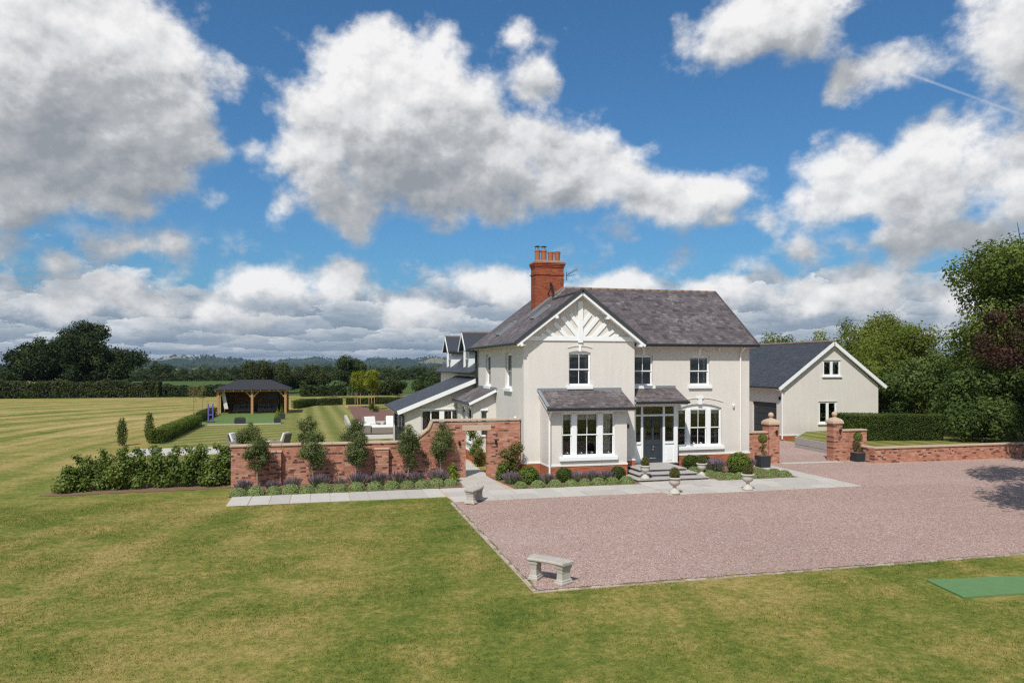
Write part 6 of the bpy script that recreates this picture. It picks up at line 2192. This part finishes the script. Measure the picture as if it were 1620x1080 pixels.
for k, (xa, xb) in enumerate([(-8.5, -6.65), (-6.2, -4.2)]):
    t = thing('garden_sofa', 'low grey garden sofa in the pavilion, %s half' % ('left' if k == 0 else 'right'), 'sofa', ((xa + xb) / 2, 77.8, 0), group='pavilion sofas')
    MB().box(xa, xb, 77.4, 78.3, .08, .30).build('base', M['rattan'], t)
    MB().box(xa, xb, 78.1, 78.3, .30, .72).build('backrest', M['rattan'], t)
    n = 3
    for i in range(n):
        a, b = xa + (xb - xa) * i / n, xa + (xb - xa) * (i + 1) / n
        MB().box(a + .02, b - .02, 77.4, 78.08, .302, .44).build('seat_cushion', M['cushion_grey'], t, bevel=.04)
        MB().box(a + .02, b - .02, 77.92, 78.09, .442, .80).build('back_cushion', M['cushion_grey'], t, bevel=.04)
# the drape by the left post
mb = MB()
for k in range(6):
    mb.hexa([(-8.95 + k * .06, 74.4 + .04 * (k % 2), .5), (-8.90 + k * .06, 74.4 + .04 * (k % 2), .5), (-8.90 + k * .06, 74.45, .5), (-8.95 + k * .06, 74.45, .5)],
            [(-9.2 + k * .05, 74.4, 2.1), (-9.16 + k * .05, 74.4, 2.1), (-9.16 + k * .05, 74.45, 2.1), (-9.2 + k * .05, 74.45, 2.1)])
o = mb.build('tied_curtain', M['cushion'])
tag(o, 'pale curtain tied back inside the left pavilion post', 'curtain')
# planters and conical yews near the pavilion
for k, (x, y, w, lab) in enumerate([(-6.25, 61.6, .8, 'long charcoal trough of low box on the near edge of the turf'), (-3.45, 61.6, .5, 'charcoal planter with golden cone at the near corner of the turf'), (-3.35, 66.5, .5, 'charcoal planter with green cone half way along the turf')]):
    t = thing('planted_trough', lab, 'planter', (x, y, .012), group='planters on the turf')
    MB().box(-w / 2, w / 2, -.22, .22, 0, .42).build('planter', M['planter'], t, local=True, bevel=.01)
    if k == 0:
        leaf_obj('foliage', [(dx, 0, .44, .12) for dx in (-.28, -.1, .1, .28)], 500, .06, M['leaf_yew'], 470, t)
    else:
        leaf_obj('foliage', [(0, 0, .45 + f * .8, .22 * (1 - f) + .03) for f in np.linspace(0, 1, 7)], 900, .06, M['leaf_gold' if k == 1 else 'leaf_box'], 471 + k, t, .6)
t = thing('post_frame', 'tall violet blue twin post frame standing left of the turf', 'frame', (-8.75, 64.1, .012))
for dx in (-.17, .17):
    MB().box(dx - .05, dx + .05, -.05, .05, .05, 1.5).build('post', M['blue_paint'], t, local=True)
MB().box(-.30, .30, -.3, .3, 0, .05).build('base_plate', M['planter'], t, local=True)
MB().box(-.12, .12, -.03, .03, .55, .65).build('rail', M['blue_paint'], t, local=True)
# saplings left of the pavilion
for k, (x, y, h, lab) in enumerate([(-11.4, 72.6, 3.1, 'thin young sapling on the grass left of the pavilion, left one'), (-10.9, 74.4, 3.0, 'thin young sapling on the grass left of the pavilion, right one')]):
    tree('sapling', lab, (x, y, 0), h, .55, 1.2, 'leaf_sparse', 12, 420, .11, 480 + 2 * k, 'tree', 'young saplings', trunk_r=.035, bark='bark_pale', clump=.26, limbs=9)
# the two golden standards
for k, (x, y, lab) in enumerate([(3.75, 82, 'golden leaved standard tree on stakes behind the terrace, left and farther'), (5.0, 78.2, 'golden leaved standard tree on stakes behind the terrace, right and nearer')]):
    rr_ = np.random.default_rng(490 + k)
    cl = clump_set(rr_, 20, .88, .85, 1.3, 3.05, .42)
    t = tree('golden_standard', lab, (x, y, 0), 4.3, 1.2, 1.8, 'leaf_gold', 0, 4200, .15, 495 + k, 'tree', 'golden standards', trunk_r=.055, bark='bark_pale', clumps=cl, limbs=7)
    for dx in (-.28, .28):
        MB().tube([(dx, 0, 0), (dx, 0, 1.7)], .035, 6).build('stake', M['timber'], t, local=True)
bush('leafy_bush', 'low dark shrub in the mulch below the golden trees', (5.0, 74.5, 0), .8, .8, 'leaf_yew', 900, .12, 500, 5)


# garden furniture
def armchair(label, loc, rz, w=.78, group='rattan garden chairs'):
    t = thing('garden_armchair', label, 'armchair', loc, rz, group)
    MB().box(-w / 2, w / 2, -.38, .38, .06, .30).build('base', M['rattan'], t, local=True, bevel=.02)
    for sg in (-1, 1):
        MB().box(sg * w / 2 - .06 + (-.03 if sg > 0 else .03), sg * w / 2 + .06 + (-.03 if sg > 0 else .03), -.37, .36, .302, .58).build('arm', M['rattan'], t, local=True, bevel=.03)
    m_ = MB()
    m_.hexa([(-w / 2, .24, .305), (w / 2, .24, .305), (w / 2, .38, .305), (-w / 2, .38, .305)], [(-w / 2, .42, .95), (w / 2, .42, .95), (w / 2, .53, .95), (-w / 2, .53, .95)])
    m_.build('backrest', M['rattan'], t, local=True, bevel=.03)
    MB().box(-w / 2 + .1, w / 2 - .1, -.36, .22, .305, .45).build('seat_cushion', M['cushion'], t, local=True, bevel=.04)
    m_ = MB()
    m_.hexa([(-w / 2 + .1, .10, .455), (w / 2 - .1, .10, .455), (w / 2 - .1, .235, .455), (-w / 2 + .1, .235, .455)], [(-w / 2 + .1, .30, 1.0), (w / 2 - .1, .30, 1.0), (w / 2 - .1, .415, 1.0), (-w / 2 + .1, .415, 1.0)])
    m_.build('back_cushion', M['cushion'], t, local=True, bevel=.04)
    for sx in (-1, 1):
        for sy in (-1, 1):
            MB().box(sx * (w / 2 - .08) - .03, sx * (w / 2 - .08) + .03, sy * .3 - .03, sy * .3 + .03, 0, .06).build('leg', M['planter'], t, local=True)
    return t


armchair('rattan armchair with white cushion behind the garden wall', (-2.2, 41.6, .012), R(-115))
armchair('rattan armchair half hidden behind the first standard tree', (-4.35, 41.9, .012), R(75))
t = thing('low_table', 'low pale garden table between the rattan armchairs', 'table', (-3.2, 42.6, .012))
MB().box(-.55, .55, -.35, .35, .40, .46).build('tabletop', M['tan'], t, local=True, bevel=.01)
for sx in (-1, 1):
    for sy in (-1, 1):
        MB().box(sx * .46 - .04, sx * .46 + .04, sy * .27 - .04, sy * .27 + .04, 0, .40).build('leg', M['tan'], t, local=True)
armchair('white cushioned rattan lounge chair on the terrace, nearer the lawn', (3.35, 52.6, .02), R(20), 1.0, 'terrace lounge chairs')
armchair('white cushioned rattan lounge chair on the terrace, against the garden room', (4.75, 52.9, .02), R(-10), 1.0, 'terrace lounge chairs')
t = thing('garden_ottoman', 'rattan ottoman with white cushion before the terrace chairs', 'ottoman', (4.0, 50.4, .02))
MB().box(-.8, .8, -.45, .45, .04, .42).build('base', M['rattan'], t, local=True, bevel=.03)
MB().box(-.78, .78, -.43, .43, .422, .56).build('cushion', M['cushion'], t, local=True, bevel=.05)
t = thing('garden_ottoman', 'square rattan side seat at the lawn side of the terrace', 'ottoman', (2.75, 50.6, .02))
MB().box(-.4, .4, -.6, .6, .04, .55).build('base', M['rattan'], t, local=True, bevel=.03)
MB().box(-.39, .39, -.58, .58, .552, .66).build('cushion', M['cushion'], t, local=True, bevel=.05)
o = MB().box(1.75, 1.95, 46.8, 62, 0, .55).build('terrace_wall', M['stone_pale'])
tag(o, 'low pale stone wall along the lawn side of the terrace', 'wall')

# ------------------------------------------------------------------ far country
far_mesh = []
for k in range(5):
    rr_ = np.random.default_rng(600 + k)
    cl = clump_set(rr_, 14, 4.2, 4.0, 2.6 + .4 * (k % 3), 3.4, 1.7)
    pts, d, idx = blob_points(cl, 1500, rr_, .5)
    pts[:, 2] = np.maximum(pts[:, 2], .1)
    V, F = leaf_arrays(pts, .8, rr_, .3, d)
    tt = np.clip(rr_.normal(.5, .15, len(cl))[idx] + rr_.normal(0, .12, len(pts)), 0, 1)
    far_mesh.append((np_mesh('crown', V, F, M['leaf_far' if k % 2 else 'leaf_oak'], np.repeat(tt, 4)), MB().tube([(0, 0, -1), (0, 0, 4)], [.3, .1], 6).mesh('trunk', M['bark'])))


def ground_z(x, y):
    return float(hill_h(np.array([x]), np.array([y]))[0])


FAR = [(255, 605, 250, 1.0), (235, 597, 330, .8), (290, 604, 240, .55), (320, 601, 300, .8), (350, 598, 330, .7), (375, 600, 300, .9), (300, 592, 480, .9), (270, 593, 460, .8), (340, 592, 470, 1.0), (400, 592, 430, 1.0),
       (500, 598, 280, .9), (520, 596, 300, .8), (470, 594, 380, .9), (610, 597, 260, .9), (640, 597, 300, .7), (662, 598, 250, .75), (690, 597, 260, .65), (720, 596, 280, .8), (625, 592, 420, 1.0), (655, 592, 430, 1.0), (700, 592, 420, 1.0), (540, 592, 430, 1.1), (575, 591, 470, 1.1),
       (220, 592, 420, .9), (225, 601, 290, .7), (440, 592, 430, 1.0), (740, 592, 420, 1.0), (600, 591, 500, 1.1), (680, 591, 520, 1.1), (420, 599, 300, .7), (590, 598, 270, .6)]
PLACES = []
for k, (px, py, D, s) in enumerate(FAR):
    a = (px - 810) / 1170
    x, y = D * (math.sin(PSI) + a * math.cos(PSI)), D * (math.cos(PSI) - a * math.sin(PSI))
    t = thing('distant_tree', 'small dark distant tree scattered in the far fields', 'tree', (x, y, ground_z(x, y) - .3), rnd.uniform(0, 6), 'distant hedgerow trees')
    t.scale = (s, s, s * rnd.uniform(.85, 1.05))
    me = far_mesh[k % 5]
    link(bpy.data.objects.new('crown', me[0]), t)
    link(bpy.data.objects.new('trunk', me[1]), t)

# woodland belts that read as one mass
r = np.random.default_rng(650)
pts, szs = [], []
for (D, n, spread, h) in [(560, 7000, 60, 9.5), (800, 8000, 120, 10.5), (1200, 8000, 200, 12), (1900, 8000, 350, 13), (2900, 9000, 500, 14)]:
    a = np.radians(r.uniform(-42, 48, n))
    rad = D + r.normal(0, spread, n) + 40 * np.sin(a * 30)
    x, y = rad * np.sin(a), rad * np.cos(a)
    dens = np.sin(a * 57 + D) + np.sin(a * 131 + D * .3) + .8 * np.sin(a * 23 + D)
    k = dens > -0.5
    hh = h * (.65 + .2 * np.sin(a * 90 + D) + .15 * np.sin(a * 211))
    z = hill_h(x, y) + hh * r.random(n) ** .7
    pts.append(np.column_stack([x, y, z])[k])
    szs.append(np.full(k.sum(), 2.0 + D * .0022))
n = 9000
a = np.radians(r.uniform(-42, 48, n))
rad = r.uniform(3300, 4700, n)
x, y = rad * np.sin(a), rad * np.cos(a)
k = (np.sin(x * .011) + np.sin(y * .006 + x * .004) > -.1)
pts.append(np.column_stack([x, y, hill_h(x, y) + 7 * r.random(n)])[k])
szs.append(np.full(k.sum(), 13.0))
P_ = np.concatenate(pts)
V, F = leaf_arrays(P_, np.concatenate(szs), r, .4, None, .8)
o = bpy.data.objects.new('woodland', np_mesh('woodland', V, F, M['leaf_far'], np.repeat(r.random(len(P_)), 4)))
link(o)
tag(o, 'dark belts of distant woodland below the hills', None, None, 'stuff')
# ------------------------------------------------------------------ air between here and the hills
hm = bpy.data.materials.new('haze')
hm.use_nodes = True
hm.node_tree.nodes.clear()
ho = hm.node_tree.nodes.new('ShaderNodeOutputMaterial')
hv = mk(hm.node_tree, 'ShaderNodeVolumePrincipled', {'Color': (0.55, 0.74, 1.0, 1), 'Density': 0.000085, 'Anisotropy': 0.3})
hm.node_tree.links.new(hv.outputs[0], ho.inputs['Volume'])
hz = MB().box(-8200, 8200, -120, 8200, -9, 110).build('haze', hm)
hz['kind'] = 'stuff'
hz['label'] = 'thin summer haze over the far fields and hills'

# ------------------------------------------------------------------ short grass of the front lawn
r = np.random.default_rng(900)
n = 430000
x, y = r.uniform(-17, 19.5, n), r.uniform(8.2, 27.5, n)
clear = ~((x > 4.12) & (y > 14.36)) & ~((x > -3.15) & (y > 25.55)) & ~((x > 12.2) & (y > 11.6) & (y < 13.2))
x, y = x[clear], y[clear]
n = len(x)
ht = r.uniform(.018, .045, n) * (1 + .5 * np.sin(x * 1.3) * np.sin(y * 1.7 + x * .4))
a = r.random(n) * 6.283
lean = r.normal(0, .022, (n, 2))
w = r.uniform(.004, .008, n)
base = np.column_stack([x, y, np.full(n, -.002)])
dx = np.column_stack([np.cos(a) * w, np.sin(a) * w, np.zeros(n)])
tip = base + np.column_stack([lean, ht])
V = np.stack([base - dx, base + dx, tip], 1).reshape(-1, 3)
o = bpy.data.objects.new('lawn_grass', np_mesh('lawn_grass', V, np.arange(3 * n).reshape(n, 3), M['lawn']))
link(o)
o['kind'] = 'stuff'
o['label'] = 'short mown grass blades of the front lawn'

# loose stones lying on the gravel, a few kicked onto the kerb and grass
n = 52000
x = r.uniform(4.2, 24, n)
y = r.uniform(14.45, 25.5, n)
ok = ~((x > 11.9) & (y > 23.9)) & ~((x < 12) & (y > 24.5))
edge_x = np.concatenate([r.normal(4.15, .12, 260), r.uniform(4.3, 18, 320)])
edge_y = np.concatenate([r.uniform(14.5, 24, 260), r.normal(14.36, .10, 320)])
x, y = np.concatenate([x[ok], edge_x]), np.concatenate([y[ok], edge_y])
n = len(x)
octa = np.array([(1, 0, 0), (0, 1, 0), (-1, 0, 0), (0, -1, 0), (0, 0, .75), (0, 0, -.6)], float)
tri = np.array([(0, 1, 4), (1, 2, 4), (2, 3, 4), (3, 0, 4), (1, 0, 5), (2, 1, 5), (3, 2, 5), (0, 3, 5)])
sz = r.uniform(.006, .015, n)[:, None, None] * (1 + .35 * r.normal(size=(n, 6, 1))).clip(.4, 1.8)
an = r.random(n) * 6.283
ca, sa = np.cos(an)[:, None], np.sin(an)[:, None]
V = np.repeat(octa[None], n, 0) * sz
V = np.stack([V[..., 0] * ca - V[..., 1] * sa, V[..., 0] * sa + V[..., 1] * ca, V[..., 2]], -1)
V += np.column_stack([x, y, np.full(n, GZ + .004)])[:, None]
F = (tri[None] + 6 * np.arange(n)[:, None, None]).reshape(-1, 3)
o = bpy.data.objects.new('gravel_stones', np_mesh('gravel_stones', V.reshape(-1, 3), F, M['pebble'], np.repeat(r.random(n), 6)))
link(o)
o['kind'] = 'stuff'
o['label'] = 'loose pink gravel stones of the drive'
